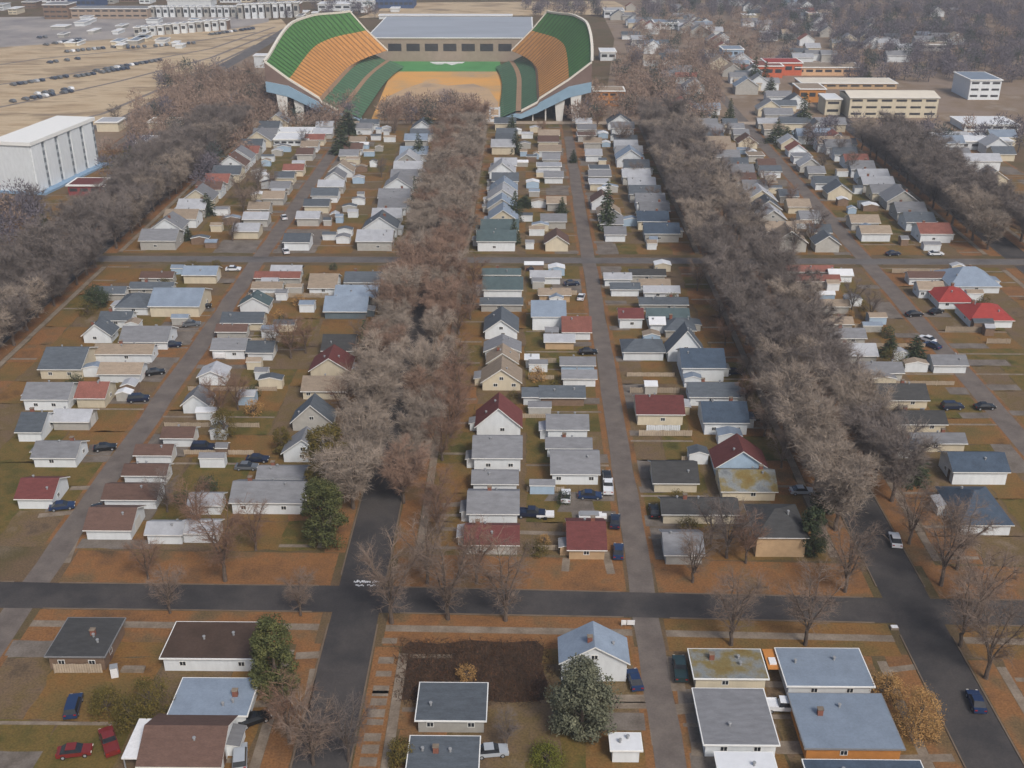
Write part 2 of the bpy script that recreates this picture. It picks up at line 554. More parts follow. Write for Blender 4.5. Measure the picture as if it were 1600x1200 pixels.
# ------------------------------------------------------------------ houses
def window_mesh():
    f = MB()
    w, h, t = 1.0, 0.85, 0.08
    f.box(-w / 2, w / 2, -.06, 0, 0, t)
    f.box(-w / 2, w / 2, -.06, 0, h - t, h)
    f.box(-w / 2, -w / 2 + t, -.06, 0, t, h - t)
    f.box(w / 2 - t, w / 2, -.06, 0, t, h - t)
    f.box(-.03, .03, -.05, 0, t, h - t)
    p = MB()
    p.box(-w / 2 + t, w / 2 - t, -.035, -.001, t, h - t)
    return f.mesh('window', [TRIM]), p.mesh('pane', [GLASS])


WIN, PANE = window_mesh()
dm = MB()
dm.box(-.5, .5, -.05, 0, 0, 2.05)
DOOR = dm.mesh('door', [DOORM])
hm = MB()
hm.box(.3, .38, -.12, -.05, .95, 1.1)
HANDLE = hm.mesh('handle', [METAL])
cm_ = MB()
cm_.box(-.35, .35, -.3, .3, -1.2, 1.0, 0)
cm_.box(-.42, .42, -.37, .37, 1.0, 1.12, 1)
CHIM = cm_.mesh('chimney', [BRICK, CONC])
vm_ = MB()
vm_.tube([(0, 0, -.4), (0, 0, .35)], [.16, .16], 8)
vm_.tube([(0, 0, .36), (0, 0, .5)], [.26, .22], 8)
VENT = vm_.mesh('roof_vent', [METAL])
gm_ = MB()
gm_.box(-1.3, 1.3, -.06, 0, 0, 2.1)
for k in range(1, 4):
    gm_.box(-1.25, 1.25, -.075, -.06, k * .52 - .02, k * .52 + .02)
GDOOR = gm_.mesh('garage_door', [surf('garage_door_paint', S(196, 194, 188), .06, 1, obj_rand=.15)])


def add_window(p, x, y, z, rz=0):
    f = link('window', WIN, p, (x, y, z), rz)
    link('pane', PANE, f)


def make_house(name, cat, label, group, X, D, w, d, wh, kind, rise, roof, wall, seed, rich=2, ov=0.45):
    """X, D: middle of the front wall's foot. kind L: ridge across the view, G: gable to the front, H: hipped, F: flat"""
    r = random.Random(seed)
    root = thing(name, label, cat, X + SX * 0, D + d / 2, 0, group)
    hw, hd = w / 2, d / 2
    b = MB()
    b.box(-hw, hw, -hd, hd, 0, wh)
    ro = MB()
    if kind == 'L':
        for s in (-1, 1):
            b.poly([(s * hw, -hd, wh), (s * hw, hd, wh), (s * hw, 0, wh + rise)][::s])
        k = rise / hd
        e = wh - k * ov
        th = 0.2
        ro.slab([(-hw - ov, -hd - ov, e + th), (hw + ov, -hd - ov, e + th), (hw + ov, 0, wh + rise + th), (-hw - ov, 0, wh + rise + th)], th)
        ro.slab([(-hw - ov, 0, wh + rise + th), (hw + ov, 0, wh + rise + th), (hw + ov, hd + ov, e + th), (-hw - ov, hd + ov, e + th)], th)
    elif kind == 'G':
        for s in (-1, 1):
            b.poly([(-hw, s * hd, wh), (hw, s * hd, wh), (0, s * hd, wh + rise)][::-s])
        k = rise / hw
        e = wh - k * ov
        th = 0.22
        for s in (-1, 1):
            q = [(s * (hw + ov), -hd - ov, e + th), (0, -hd - ov, wh + rise + th), (0, hd + ov, wh + rise + th), (s * (hw + ov), hd + ov, e + th)]
            ro.slab(q[::-1] if s < 0 else q[::1], th)
    elif kind == 'H':
        k = rise / hd
        e = wh - k * ov + .15
        A = [(-hw - ov, -hd - ov, e), (hw + ov, -hd - ov, e), (hw + ov, hd + ov, e), (-hw - ov, hd + ov, e)]
        rl = max(0.4, hw - hd * .8)
        r0, r1 = (-rl, 0, wh + rise + .15), (rl, 0, wh + rise + .15)
        ro.poly([A[0], A[1], r1, r0])
        ro.poly([A[1], A[2], r1])
        ro.poly([A[2], A[3], r0, r1])
        ro.poly([A[3], A[0], r0])
        ro.box(-hw - ov, hw + ov, -hd - ov, hd + ov, e - .16, e - .003, 1)
    else:
        ro.box(-hw - ov, hw + ov, -hd - ov, hd + ov, wh, wh + .22, 1)
        ro.box(-hw - ov + .14, hw + ov - .14, -hd - ov + .14, hd + ov - .14, wh + .22, wh + .235, 0)
    link('wall', b.mesh('wall', [WALL[wall]]), root)
    rf = link('roof', ro.mesh('roof', [ROOF[roof], TRIM if wall in 'wcbg' or r.random() < .5 else TRIM_DARK]), root)
    if rich:
        zt = wh + rise if kind != 'F' else wh + .2
        if cat == 'house' and r.random() < .45:
            yy = r.uniform(-.3, .1) * d if kind == 'G' else r.uniform(.0, .2) * d
            xx = r.uniform(.05, .3) * w * r.choice((-1, 1))
            zz = zt - abs(yy) * rise / hd if kind in 'LH' else (zt - abs(xx) * rise / hw if kind == 'G' else zt)
            link('chimney', CHIM, rf, (xx, yy, zz))
        for _ in range(r.choice((1, 2))):
            yy, xx = r.uniform(-.3, .3) * d, r.uniform(-.35, .35) * w
            zz = zt - abs(yy) * rise / hd if kind in 'LH' else (zt - abs(xx) * rise / hw if kind == 'G' else zt)
            link('roof_vent', VENT, rf, (xx, yy, zz + .15))
        zs = .95
        if cat == 'house' and d > 6 and kind != 'F' and r.random() < .5:
            ps = 1 if min((abs(X - v), v) for v in (C, LA, RA, FA))[1] > X else -1
            pw, pl, ph = r.uniform(1.4, 2.2), r.uniform(2.4, 4), min(2.2, wh - .25)
            pm = MB()
            y0 = r.uniform(-.4, .1) * d
            pm.box(min(ps * hw, ps * (hw + pw)), max(ps * hw, ps * (hw + pw)), y0, y0 + pl, 0, ph - .25)
            pp = link('porch', pm.mesh('porch', [WALL[wall]]), root)
            pm = MB()
            q = [(ps * (hw + .01), y0 - .2, ph + .2), (ps * (hw + .01), y0 + pl + .2, ph + .2), (ps * (hw + pw + .3), y0 + pl + .2, ph - .15), (ps * (hw + pw + .3), y0 - .2, ph - .15)]
            pm.slab(q[::-ps], .12)
            link('porch_roof', pm.mesh('porch_roof', [ROOF[r.choice((roof, 'g', 'l'))], TRIM]), pp)
        side = -1 if X > 0 else 1
        if cat == 'garage':
            link('garage_door', GDOOR, root, (side * hw, 0, 0.05), math.pi / 2 * side)
            if wh > 2.3 and r.random() < .5:
                add_window(root, r.uniform(-.25, .25) * w, -hd, zs)
        else:
            n = r.choice((0, 1, 1, 2)) if w > 6 else r.choice((0, 1))
            for i in range(n):
                add_window(root, (-.5 + (i + .5) / n + r.uniform(-.12, .12)) * w, -hd, zs)
            add_window(root, side * hw, r.uniform(-.2, .2) * d, zs, math.pi / 2 * side)
            if rise > 2.4 and kind == 'G' and r.random() < .6:
                add_window(root, 0, -hd, wh + .35)
            ds = 1 if (X < C or AM < X < RA or X > AR) else -1
            ds = {True: 1, False: -1}[min((abs(X - v), v) for v in (C, LA, RA, FA))[1] > X]
            dd = link('door', DOOR, root, (ds * hw, -.22 * d, .05), math.pi / 2 * ds)
            link('handle', HANDLE, dd)
    return root


def nz(y):
    return max(1e-3, y)


def solve_house(kind, x0, x1, yb, ye, ya, yr):
    """pixel measurements of a front wall and roof to metres"""
    X0, D = G(x0, yb)
    X1, _ = G(x1, yb)
    w = X1 - X0
    Xm = (X0 + X1) / 2
    wh = min((abs(PROJ(Xm, D, z / 20)[1] - ye), z / 20) for z in range(44, 130))[1]
    if kind in 'LH':
        best = None
        for dd in range(40, 150):
            d = dd / 10
            rise = d / 2 * (0.5 if kind == 'L' else 0.45)
            e = abs(PROJ(Xm, D + d / 2, wh + rise)[1] - ya)
            if best is None or e < best[0]:
                best = (e, d, rise)
        return Xm, D, w, best[1], wh, best[2]
    if kind == 'F':
        d = min((abs(PROJ(Xm, D + k / 10, wh)[1] - ya), k / 10) for k in range(25, 160))[1]
        return Xm, D, w, d, wh, 0.0
    rise = min((abs(PROJ(Xm, D, wh + z / 20)[1] - ya), z / 20) for z in range(10, 110))[1]
    d = min((abs(PROJ(Xm, D + k / 10, wh + rise)[1] - yr), k / 10) for k in range(50, 160))[1]
    return Xm, D, w, d, wh, rise


# kind x0 x1 base eave ridge(apex) [far ridge] roof wall ; rows run from the near end to the far end
TABLE = '''
@left of the left alley|m
L 157 220 597 584 567 t w g
L 150 238 566 552 538 t w
L 190 262 546 536 510 g w
L 236 312 495 478 446 b c
L 288 338 443 429 416 b c g
@beside the left avenue|m
L 30 84 795 778 748 m w
L 55 120 730 714 690 g w
L 85 140 672 664 640 l g g
L 30 66 690 674 645 s w
L 122 165 637 621 597 r c
L 40 108 641 623 598 g w
L 65 128 592 576 537 s c
G 132 175 536 524 507 497 s w
L 158 205 512 505 487 s w
H 183 232 492 484 458 s w
L 150 195 470 462 448 s g g
L 205 270 462 452 442 s g
L 222 270 445 440 425 n g
@right of the left alley|m
L 232 285 850 838 822 l w g
L 288 340 848 836 820 l w g
L 137 206 843 829 794 n w g
L 298 345 804 796 784 l w g
L 165 245 795 785 757 n w g
L 196 260 757 749 726 n w g
L 214 268 725 718 703 n w g
L 256 302 698 688 668 n w g
G 287 326 646 634 617 608 g w g
G 312 352 602 592 580 572 l w g
L 333 383 561 546 529 g w g
L 388 426 563 550 533 s w g
L 340 385 530 525 514 n g g
L 348 410 516 509 488 s c g
G 376 420 489 478 465 457 e w g
L 396 440 463 450 443 t w g
L 400 468 445 438 430 r g g
L 425 470 436 425 415 l s g
@left of the central avenue|m
L 364 474 803 784 753 g w
L 405 476 762 752 729 g g
G 444 506 722 712 687 672 g w
G 458 519 673 660 633 617 s g
L 474 540 624 616 588 t c
G 486 546 592 582 560 540 m c
L 505 553 560 552 523 d g
L 508 572 498 490 463 b s
L 525 588 476 466 446 b g
L 540 593 452 445 425 s g
L 484 525 461 452 428 t w
@right of the central avenue|m
L 729 808 866 853 822 m g
L 733 808 822 801 768 g w
L 740 807 770 762 736 g w
L 741 813 736 714 682 g w
G 745 813 680 667 638 615 m w
G 754 813 610 602 577 558 t c
G 762 808 580 570 552 538 t c
G 758 812 562 552 538 524 g w
G 758 808 530 517 500 480 s w
L 752 815 487 478 468 s g
L 756 815 469 452 433 e w
L 755 812 440 431 420 e g
@left of the middle alley|m
L 889 944 874 861 816 m t
L 863 934 757 739 705 g w
L 855 922 714 704 690 g w
L 856 917 690 670 648 g w
L 818 855 633 626 606 s w g
L 845 912 634 623 603 s n g
L 880 930 604 597 583 g w g
L 877 928 583 575 560 g b g
F 822 840 575 565 560 w w g
L 852 896 546 540 532 l t g
L 880 922 531 518 495 r w g
L 832 882 516 494 470 b w g
L 843 890 472 467 453 t t g
L 830 875 444 436 423 l w g
@right of the middle alley|m
L 1040 1096 882 870 833 g g g
L 1036 1150 818 804 780 d c
L 1022 1088 769 754 722 d c g
L 996 1066 664 646 618 m c
H 974 1036 563 549 530 s w g
L 1016 1037 521 506 501 w w g
L 968 1003 513 497 482 m w g
L 955 998 463 456 445 s w g
L 945 985 447 440 428 l w g
@left of the right avenue|m
H 1180 1256 870 838 795 d t
L 1128 1210 782 768 735 o c
G 1118 1196 745 731 705 680 m b
L 1100 1166 679 659 628 k w
L 1078 1152 634 619 598 s w
L 1066 1130 596 574 545 k w
G 1043 1098 565 549 517 505 s w
H 1040 1085 528 518 497 s g
L 1012 1075 510 500 482 e w
L 1000 1073 487 482 465 s g
L 1007 1060 468 463 454 l w
L 1000 1045 457 450 444 t w
L 985 1038 441 437 422 d g
@right of the right avenue|m
H 1500 1576 836 818 765 k w
L 1487 1570 757 736 708 k w
L 1402 1432 716 705 690 k w
L 1425 1505 706 699 680 g c
L 1395 1475 676 671 642 d c
L 1375 1447 638 628 600 d c
L 1345 1408 595 586 566 g g
L 1305 1368 568 562 537 l g
L 1298 1350 540 532 513 g g
L 1272 1330 518 512 497 t g
L 1262 1325 490 485 470 t g
L 1243 1275 467 460 449 d t
L 1240 1310 450 445 433 r g
L 1225 1300 435 430 417 r g
@left of the right alley|m
L 1458 1508 583 576 555 g w g
L 1296 1330 441 436 427 w w g
@right of the right alley|m
H 1515 1580 512 500 474 R w
H 1466 1518 483 472 448 R w
L 1435 1472 466 452 440 t w
H 1484 1560 458 448 412 b w
L 1420 1475 445 440 430 n w g
@left of the central avenue|n
L 222 345 1214 1203 1135 n w
F 270 386 1136 1127 1064 b w
F 258 398 1048 1028 976 D w
@beside the left alley|n
F 80 166 1046 1025 969 d n
@right of the central avenue|n
F 640 744 1222 1205 1155 s g
F 654 756 1144 1138 1071 s g
@left of the middle alley|n
F 957 998 1191 1184 1154 w w g
G 877 978 1064 1034 1010 975 b w
@right of the middle alley|n
F 1124 1208 1226 1214 1180 w w g
F 1101 1210 1182 1164 1080 g w
F 1086 1194 1078 1062 1018 o c
@left of the right avenue|n
F 1266 1444 1246 1234 1192 k b
F 1258 1404 1188 1172 1088 b o
F 1230 1358 1090 1080 1017 b w
'''
HOUSES = []
row, ridx, hseed = None, 0, 100
TYPE = {'L': 'gabled', 'G': 'front-gabled', 'H': 'hipped', 'F': 'flat'}
BLOCK = {'m': 'below the upper crossroad', 'n': 'before the near crossroad', 'b': 'beyond the upper crossroad'}
AT = {'m': 'from the near crossroad', 'n': 'from the near crossroad', 'b': 'past the upper crossroad'}


def house_label(wall, roof, kind, cat, i, rowname, blk):
    # "white house, maroon gabled roof, fifth from the near crossroad, right of the central avenue"
    back = {'m': 'from the near cross street', 'n': 'from the near cross street', 'b': 'beyond the upper cross street'}[blk]
    rn = rowname.replace('of the ', 'of ').replace('beside the ', 'beside ').replace('far right', 'outer')
    return f"{WALL_WORD[wall]} {cat}, {ROOF_WORD[roof]} {TYPE[kind]} roof, {nth(i)} {back.replace('the ', '')}, {rn}"


GROUP = {'m': 'houses and garages of the middle block', 'n': 'houses before the near cross street', 'b': 'houses beyond the upper cross street'}
for line in TABLE.strip().splitlines():
    t = line.split()
    if line[0] == '@':
        row, blk = line[1:].split('|')
        ridx = 0
        continue
    k = t[0]
    nums = list(map(float, t[1:7])) if k == 'G' else list(map(float, t[1:6])) + [0]
    rest = t[7:] if k == 'G' else t[6:]
    cat = 'garage' if len(rest) > 2 else 'house'
    Xm, D, w, d, wh, rise = solve_house(k, *nums)
    d = min(d, 12.5 if blk == 'm' else 14)
    if k == 'L':
        rise = min(rise, 2.6)
    hseed += 1
    o = make_house(cat, cat, house_label(rest[1], rest[0], k, cat, ridx, row, blk), GROUP[blk], Xm, D, w, d, wh, k, rise, rest[0], rest[1], hseed)
    HOUSES.append((Xm, D, w, d))
    ridx += 1

# the block beyond the upper cross street, lot by lot
rb = random.Random(23)
SPEC = [('right of the left avenue', LA + 20, (8, 11), 'gtsnlgr', 'wcgg'), ('left of the left alley', AL - 9, (6, 8), 'gtslrn', 'wgc'),
        ('right of the left alley', AL + 9, (6, 9), 'tgnlsr', 'wgc'), ('left of the central avenue', C - 19, (9, 11), 'ggslblg', 'wwg'),
        ('right of the central avenue', C + 18.5, (8, 10), 'slgsbg', 'wwcg'), ('left of the middle alley', AM - 9, (6, 9), 'tgslgn', 'wcg'),
        ('right of the middle alley', AM + 8.5, (6, 8), 'gsltgn', 'wcg'), ('left of the right avenue', RA - 19, (9, 11), 'ssgbklg', 'wwcg'),
        ('right of the right avenue', RA + 20, (8, 11), 'gstlgn', 'wcgg'), ('left of the right alley', AR - 9, (6, 8), 'gstln', 'wcg'),
        ('right of the right alley', AR + 9, (6, 9), 'tgslrg', 'wcg'), ('left of the far right avenue', FA - 20, (8, 11), 'gsbrlg', 'wwcg')]
for rown, X, (w0, w1), rfs, wls in SPEC:
    D = D_UP1 + 6
    i = 0
    alley = 'alley' in rown
    while D < D_END - 9:
        if rb.random() < (0.24 if alley else 0.06):
            D += rb.uniform(9, 13)
            continue
        w = rb.uniform(w0, w1)
        d = rb.uniform(6, 7.5) if alley else rb.uniform(7.5, 9.5)
        k = rb.choice('LLLG') if not alley else rb.choice('LLLLGF')
        rise = {'L': d * .23, 'G': w * .34, 'F': 0}[k]
        rf, wl = rb.choice(rfs), rb.choice(wls)
        if 'right of the central' in rown and i < 2:
            k, rf, wl, w, d, rise = 'L', 'e', 'w', 11.5, 9, 2.0
        if 'right of the central' in rown and 400 < D < 412:
            k, rf, wl, rise = 'G', 'l', 'w', 3.6
        cat = 'garage' if alley else 'house'
        hseed += 1
        HOUSES.append((X, D, w, d))
        make_house(cat, cat, house_label(wl, rf, k, cat, i, rown, 'b'), GROUP['b'], X + rb.uniform(-1, 1), D, w, d, rb.uniform(2.4, 2.8) if alley else rb.uniform(2.8, 3.4), k, rise, rf, wl, hseed, rich=1 if not alley and D < 420 else 0)
        i += 1
        D += d + rb.uniform(2.2, 5.0) + (rb.uniform(0, 5) if alley else 0)

# ------------------------------------------------------------------ stadium
SX0, SD0 = -44.5, 516.0
stad = thing('stadium', 'large open stadium with green and orange stands at the end of the avenues', 'stadium', SX0, SD0)
SEAT_G = surf('green_seats', S(74, 116, 62), .16, .25, fine=.2)
SEAT_DG = surf('dull_green_seats', S(80, 112, 84), .16, .25, fine=.2)
SEAT_O = surf('orange_seats', S(190, 136, 78), .14, .25, fine=.16)
AISLE_G = surf('green_aisle', S(54, 86, 50), .1)
AISLE_O = surf('orange_aisle', S(146, 102, 64), .1)
AISLE_D = surf('dull_green_aisle', S(62, 88, 68), .1)
BLUEBEAM = surf('blue_steel_band', S(132, 158, 176), .08, .3)
UNDER = surf('stand_concrete_brown', S(118, 100, 92), .14, .2)
SHADE_DARK = surf('undercroft_shade', S(36, 34, 34), .2, .3)  # near-black colour painted as the shade under the stands
TEAL = surf('teal_hoarding', S(56, 98, 112), .15, .2)
LEN = 150.0


def sm(x):
    x = max(0.0, min(1.0, x))
    return x * x * (3 - 2 * x)


def stand(sgn):
    def shape(t):
        """profile (distance from the field's edge, height) of the stand at t along its length"""
        k = 1 - 0.12 * sm((t - 0.6) / 0.4)
        kz = 1 - 0.1 * sm((t - 0.7) / 0.3)
        bow = 2.0 * math.sin(math.pi * min(1, t * 1.5))
        zo = 27 + 8 * sm(t / .55)
        shift = 15 * max(0, (t - .5) / .5) ** 2
        P = [(0, 1.2), (8, 4.6), (10.5, 4.7), (18, 8.6), (19, 10.4), (19 + 13.5 * k + bow * .5, 10.4 + (zo - 10.4) * .52 * kz), (19 + 24 * k + bow * k, 10.4 + (zo - 10.4) * kz)]
        return [(a - shift * (.35 if i < 4 else 1), z) for i, (a, z) in enumerate(P)]
    base = -32.5
    NT = 26

    def pt(t, i):
        a, z = shape(t)[i]
        return Vector((sgn * (32.5 + a), t * LEN, z))
    ts = [0]
    for i in range(NT):
        ts += [(i + .72) / NT, (i + 1) / NT]

    def tier(name, i, rows, m0, m1, label=None):
        mb = MB()
        for j, (a, b) in enumerate(zip(ts, ts[1:])):
            m = j % 2
            for r in range(rows):
                f0, f1 = r / rows, (r + 1) / rows
                A0, A1 = pt(a, i).lerp(pt(a, i + 1), f0), pt(a, i).lerp(pt(a, i + 1), f1)
                B0, B1 = pt(b, i).lerp(pt(b, i + 1), f0), pt(b, i).lerp(pt(b, i + 1), f1)
                # a sloping seat back over a narrow tread
                q = [A0, A1, B1, B0] if sgn > 0 else [A0, B0, B1, A1]
                dz = Vector((0, 0, -.12 if m else .0))
                mb.poly([p + dz for p in q], m)
        return link(name, mb.mesh(name, [m0, m1]), stad)
    tier('lower_tier', 0, 6, SEAT_DG, AISLE_D)
    tier('lower_tier', 2, 6, SEAT_DG, AISLE_D)
    tier('middle_tier', 4, 14, SEAT_O, AISLE_O)
    tier('upper_tier', 5, 12, SEAT_G, AISLE_G)
    for i in (1, 3):
        mb = MB()
        for a, b in zip(ts, ts[1:]):
            mb.poly([pt(a, i), pt(a, i + 1), pt(b, i + 1), pt(b, i)][::sgn])
        link('walkway', mb.mesh('walkway', [surf('walkway_concrete', S(150, 122, 98), .12, .3)]), stad)
    # white rim along the top and down the near edge, blue band under it
    mb = MB()
    rim = [pt(0, i) for i in range(7)] + [pt(t / 30, 6) for t in range(1, 31)] + [pt(1, 5), pt(1, 4)]
    off = Vector((0, 0, .5))
    for a, b in zip(rim[2:], rim[3:]):
        d = (b - a)
        n = Vector((-d.y, d.x, 0))
        n = n.normalized() * .65 if n.length > .1 else Vector((0, .65, 0))
        for w_ in (1,):
            mb.poly([a - n + off, b - n + off, b + n + off, a + n + off])
            mb.poly([a - n - off, b - n - off, b - n + off, a - n + off])
            mb.poly([a + n + off, b + n + off, b + n - off, a + n - off])
    link('rim', mb.mesh('rim', [surf('rim_white', S(214, 208, 194), .05)]), stad)
    mb = MB()
    near = [pt(0, i) - Vector((0, .7, .4)) for i in range(7)]
    drop = [0.3, .6, .8, 1.0, 1.3, 2.6, 8.5]
    thick = [1.2, 1.8, 2.2, 3.2, 4.2, 5.0, 4.6]
    for i in range(1, 6):
        a, b = near[i], near[i + 1]
        mb.poly([a - Vector((0, 0, drop[i])), b - Vector((0, 0, drop[i + 1])), b, a], 0)
    link('end_wall', mb.mesh('end_wall', [UNDER]), stad)
    mb = MB()
    for i in range(0, 6):
        a, b = near[i] - Vector((0, 0, drop[i])), near[i + 1] - Vector((0, 0, drop[i + 1]))
        a2, b2 = a - Vector((0, 0, thick[i])), b - Vector((0, 0, thick[i + 1]))
        for q in (a, b, a2, b2):
            q.z = max(q.z, .1)
        f = Vector((0, -.8, 0))
        bk = Vector((0, 5, 0))
        mb.poly([a2 + f, b2 + f, b + f, a + f])
        mb.poly([a + f, b + f, b + bk, a + bk])
        mb.poly([a2 + f, a2 + bk, b2 + bk, b2 + f])
    link('blue_band', mb.mesh('blue_band', [BLUEBEAM]), stad)
    # outer back wall, near-black sheet as painted shade and white pillars
    mb = MB()
    for a, b in zip([k / 20 for k in range(20)], [k / 20 for k in range(1, 21)]):
        A, B = pt(a, 6), pt(b, 6)
        A0, B0 = A - Vector((sgn * 7, 0, A.z)), B - Vector((sgn * 7, 0, B.z))
        mb.poly([A, B, B0, A0], 0)
    link('back_wall', mb.mesh('back_wall', [UNDER]), stad)
    mb = MB()
    a0, a1 = sgn * 44.0, sgn * 71
    zt = [4.5, 14]
    mb.poly([(a0, 9, 0), (a1, 9, 0), (a1, 9, 17), (a0, 9, 4)])
    link('undercroft_shade_sheet', mb.mesh('undercroft_shade_sheet', [SHADE_DARK]), stad)  # sheet darkened to stand for shade in the open void
    pil = MB()
    pil.prism([(-1.6, 0), (1.6, 0), (2.6, 13), (-2.6, 13)], -.8, .8, axis='y')
    pm = pil.mesh('pillar', [surf('pillar_white', S(206, 204, 198), .06)])
    for k, (a, sc_) in enumerate(((68.5, 1), (61, .95))):
        o = link('pillar', pm, stad, (sgn * a, -.5 + k, 0))
        o.scale = (1 if k == 0 else .9, 1, 1.0 if k == 0 else .72)
    sl = MB()
    sl.box(-.3, .3, -.3, .3, 0, 7)
    slm = sl.mesh('post', [surf('pillar_white', S(206, 204, 198), .06)])
    for a in (48.5, 54.5):
        link('post', slm, stad, (sgn * a, .5, 0)).scale = (1, 1, .55 if a < 50 else .85)


stand(-1)
stand(1)
gpt = lambda x, y, z=0: (lambda q: Vector((q[0] - SX0, q[1] - SD0, z)))(G(x, y, z))
for nm, pts, z, mt in (('end_turf', [(612, 112.5), (785, 112.5), (780, 93), (742, 89), (640, 89), (606, 95)], .07, surf('turf_green', S(82, 138, 84), .12, .08)),
                       ('dry_field', [(580, 187), (788, 187), (785, 112), (612, 112)], .08, ramp_mat('orange_field', [S(168, 146, 116), S(196, 152, 96), S(210, 156, 86), S(184, 156, 122)], .03, detail=8, fine=.08))):
    mb = MB()
    mb.poly([gpt(x, y, 0) + Vector((0, 0, z)) for x, y in pts])
    link(nm, mb.mesh(nm, [mt]), stad)
mb = MB()
mb.poly([gpt(x, y, 0) + Vector((0, 0, .1)) for x, y in [(590, 186), (780, 186), (778, 160), (764, 140), (740, 131), (700, 134), (664, 128), (630, 140), (604, 152)]])
link('dusty_patch', mb.mesh('dusty_patch', [ramp_mat('dusty_ground', [S(148, 128, 110), S(166, 144, 122), S(184, 156, 122), S(158, 138, 118)], .05, detail=9, fine=.12)]), stad)
mb = MB()
for q in ([(671, 97), (727, 97), (722, 99.3), (676, 99.3)], [(697, 99.5), (716, 99.5), (706, 102)], [(676, 99.6), (694, 99.6), (692, 100.8), (682, 100.8)]):
    mb.poly([gpt(x, y, 0) + Vector((0, 0, .12)) for x, y in q][::-1])
link('turf_emblem', mb.mesh('turf_emblem', [WHITEPAINT]), stad)
for x0, x1, yb, yt, mt, nm in ((600, 661, 93, 83, TEAL, 'hoarding'), (742, 802, 93, 80, TEAL, 'hoarding'), (660, 680, 90, 78, WHITEPAINT, 'scoreboard'), (729, 742, 90, 77, WHITEPAINT, 'scoreboard'), (682, 728, 89, 82, surf('far_hedge_dark', S(70, 84, 78), .2, .3), 'far_wall')):
    a, b = gpt(x0, yb), gpt(x1, yb)
    mb = MB()
    h = 3.2 if nm != 'scoreboard' else 5.5
    mb.box(a.x, b.x, a.y, a.y + 1.2, 0, h)
    link(nm, mb.mesh(nm, [mt]), stad)
# the near gate: two white posts, a lintel and a platform
gate = thing('stadium_gate', 'white gate frame on a pale platform before the stadium field', 'gate', *G(768, 189))
gx = lambda x: (x - 768) * G(769, 189)[0] - (x - 768) * G(768, 189)[0]
for nm, b_ in (('post', (-1.1, -.3, -.4, .4, 0, 6.5)), ('post', (3.3, 4.1, -.4, .4, 0, 6.5)), ('lintel', (-1.1, 4.1, -.3, .3, 5.4, 6.2)), ('platform', (-6, 6.5, -2.2, -.5, 0, .9)), ('rail', (-1.1, 4.1, -.3, .3, 2.2, 2.7))):
    mb = MB()
    mb.box(*b_)
    link(nm, mb.mesh(nm, [WALL['w']]), gate)

# ------------------------------------------------------------------ larger buildings
FIELDHOUSE = surf('fieldhouse_roof', S(150, 156, 164), .1, .02, stretch=(1, 3, 1))
WINBAND = surf('window_band', S(58, 60, 64), .2, .8, rough=.3, spec=.4)


def block(name, label, x0, x1, yb, ytop, depth, wall, roof, bands=0, cols=0, pitch=0.0, cat='building', group=None, rz=0):
    """a flat or low gabled building from its front wall's pixels"""
    X0, D = G(x0, yb)
    X1, _ = G(x1, yb)
    w, Xm = X1 - X0, (X0 + X1) / 2
    h = min((abs(PROJ(Xm, D, z / 10)[1] - ytop), z / 10) for z in range(20, 320))[1]
    root = thing(name, label, cat, Xm, D + depth / 2, rz, group)
    b = MB()
    b.box(-w / 2, w / 2, -depth / 2, depth / 2, 0, h)
    link('wall', b.mesh('wall', [wall]), root)
    r = MB()
    o = .5
    if pitch:
        for s in (-1, 1):
            q = [(-w / 2 - o, s * (depth / 2 + o), h + .2), (w / 2 + o, s * (depth / 2 + o), h + .2), (w / 2 + o, 0, h + pitch + .2), (-w / 2 - o, 0, h + pitch + .2)]
            r.slab(q if s < 0 else q[::-1], .25)
    else:
        r.box(-w / 2 - o, w / 2 + o, -depth / 2 - o, depth / 2 + o, h, h + .5, 1)
        r.box(-w / 2 + .3, w / 2 - .3, -depth / 2 + .3, depth / 2 - .3, h + .5, h + .52, 0)
    link('roof', r.mesh('roof', [roof, TRIM]), root)
    for i in range(bands):
        z = h * (i + .45) / bands
        if cols:
            for c in range(cols):
                xa = -w / 2 + w * (c + .14) / cols
                m = MB()
                m.box(xa, xa + w / cols * .72, -depth / 2 - .06, -depth / 2 + .02, z, z + h / bands * .32)
                link('window', m.mesh('window', [WINBAND]), root)
        else:
            m = MB()
            m.box(-w / 2 + 1, w / 2 - 1, -depth / 2 - .06, -depth / 2 + .02, z, z + h / bands * .3)
            link('window_band', m.mesh('window_band', [WINBAND]), root)
    return root


fh = block('fieldhouse', 'broad grey-roofed fieldhouse behind the far end of the stadium', 575, 832, 96, 60, 105, surf('fieldhouse_wall', S(150, 136, 122), .1, .3), FIELDHOUSE, 1, 9)
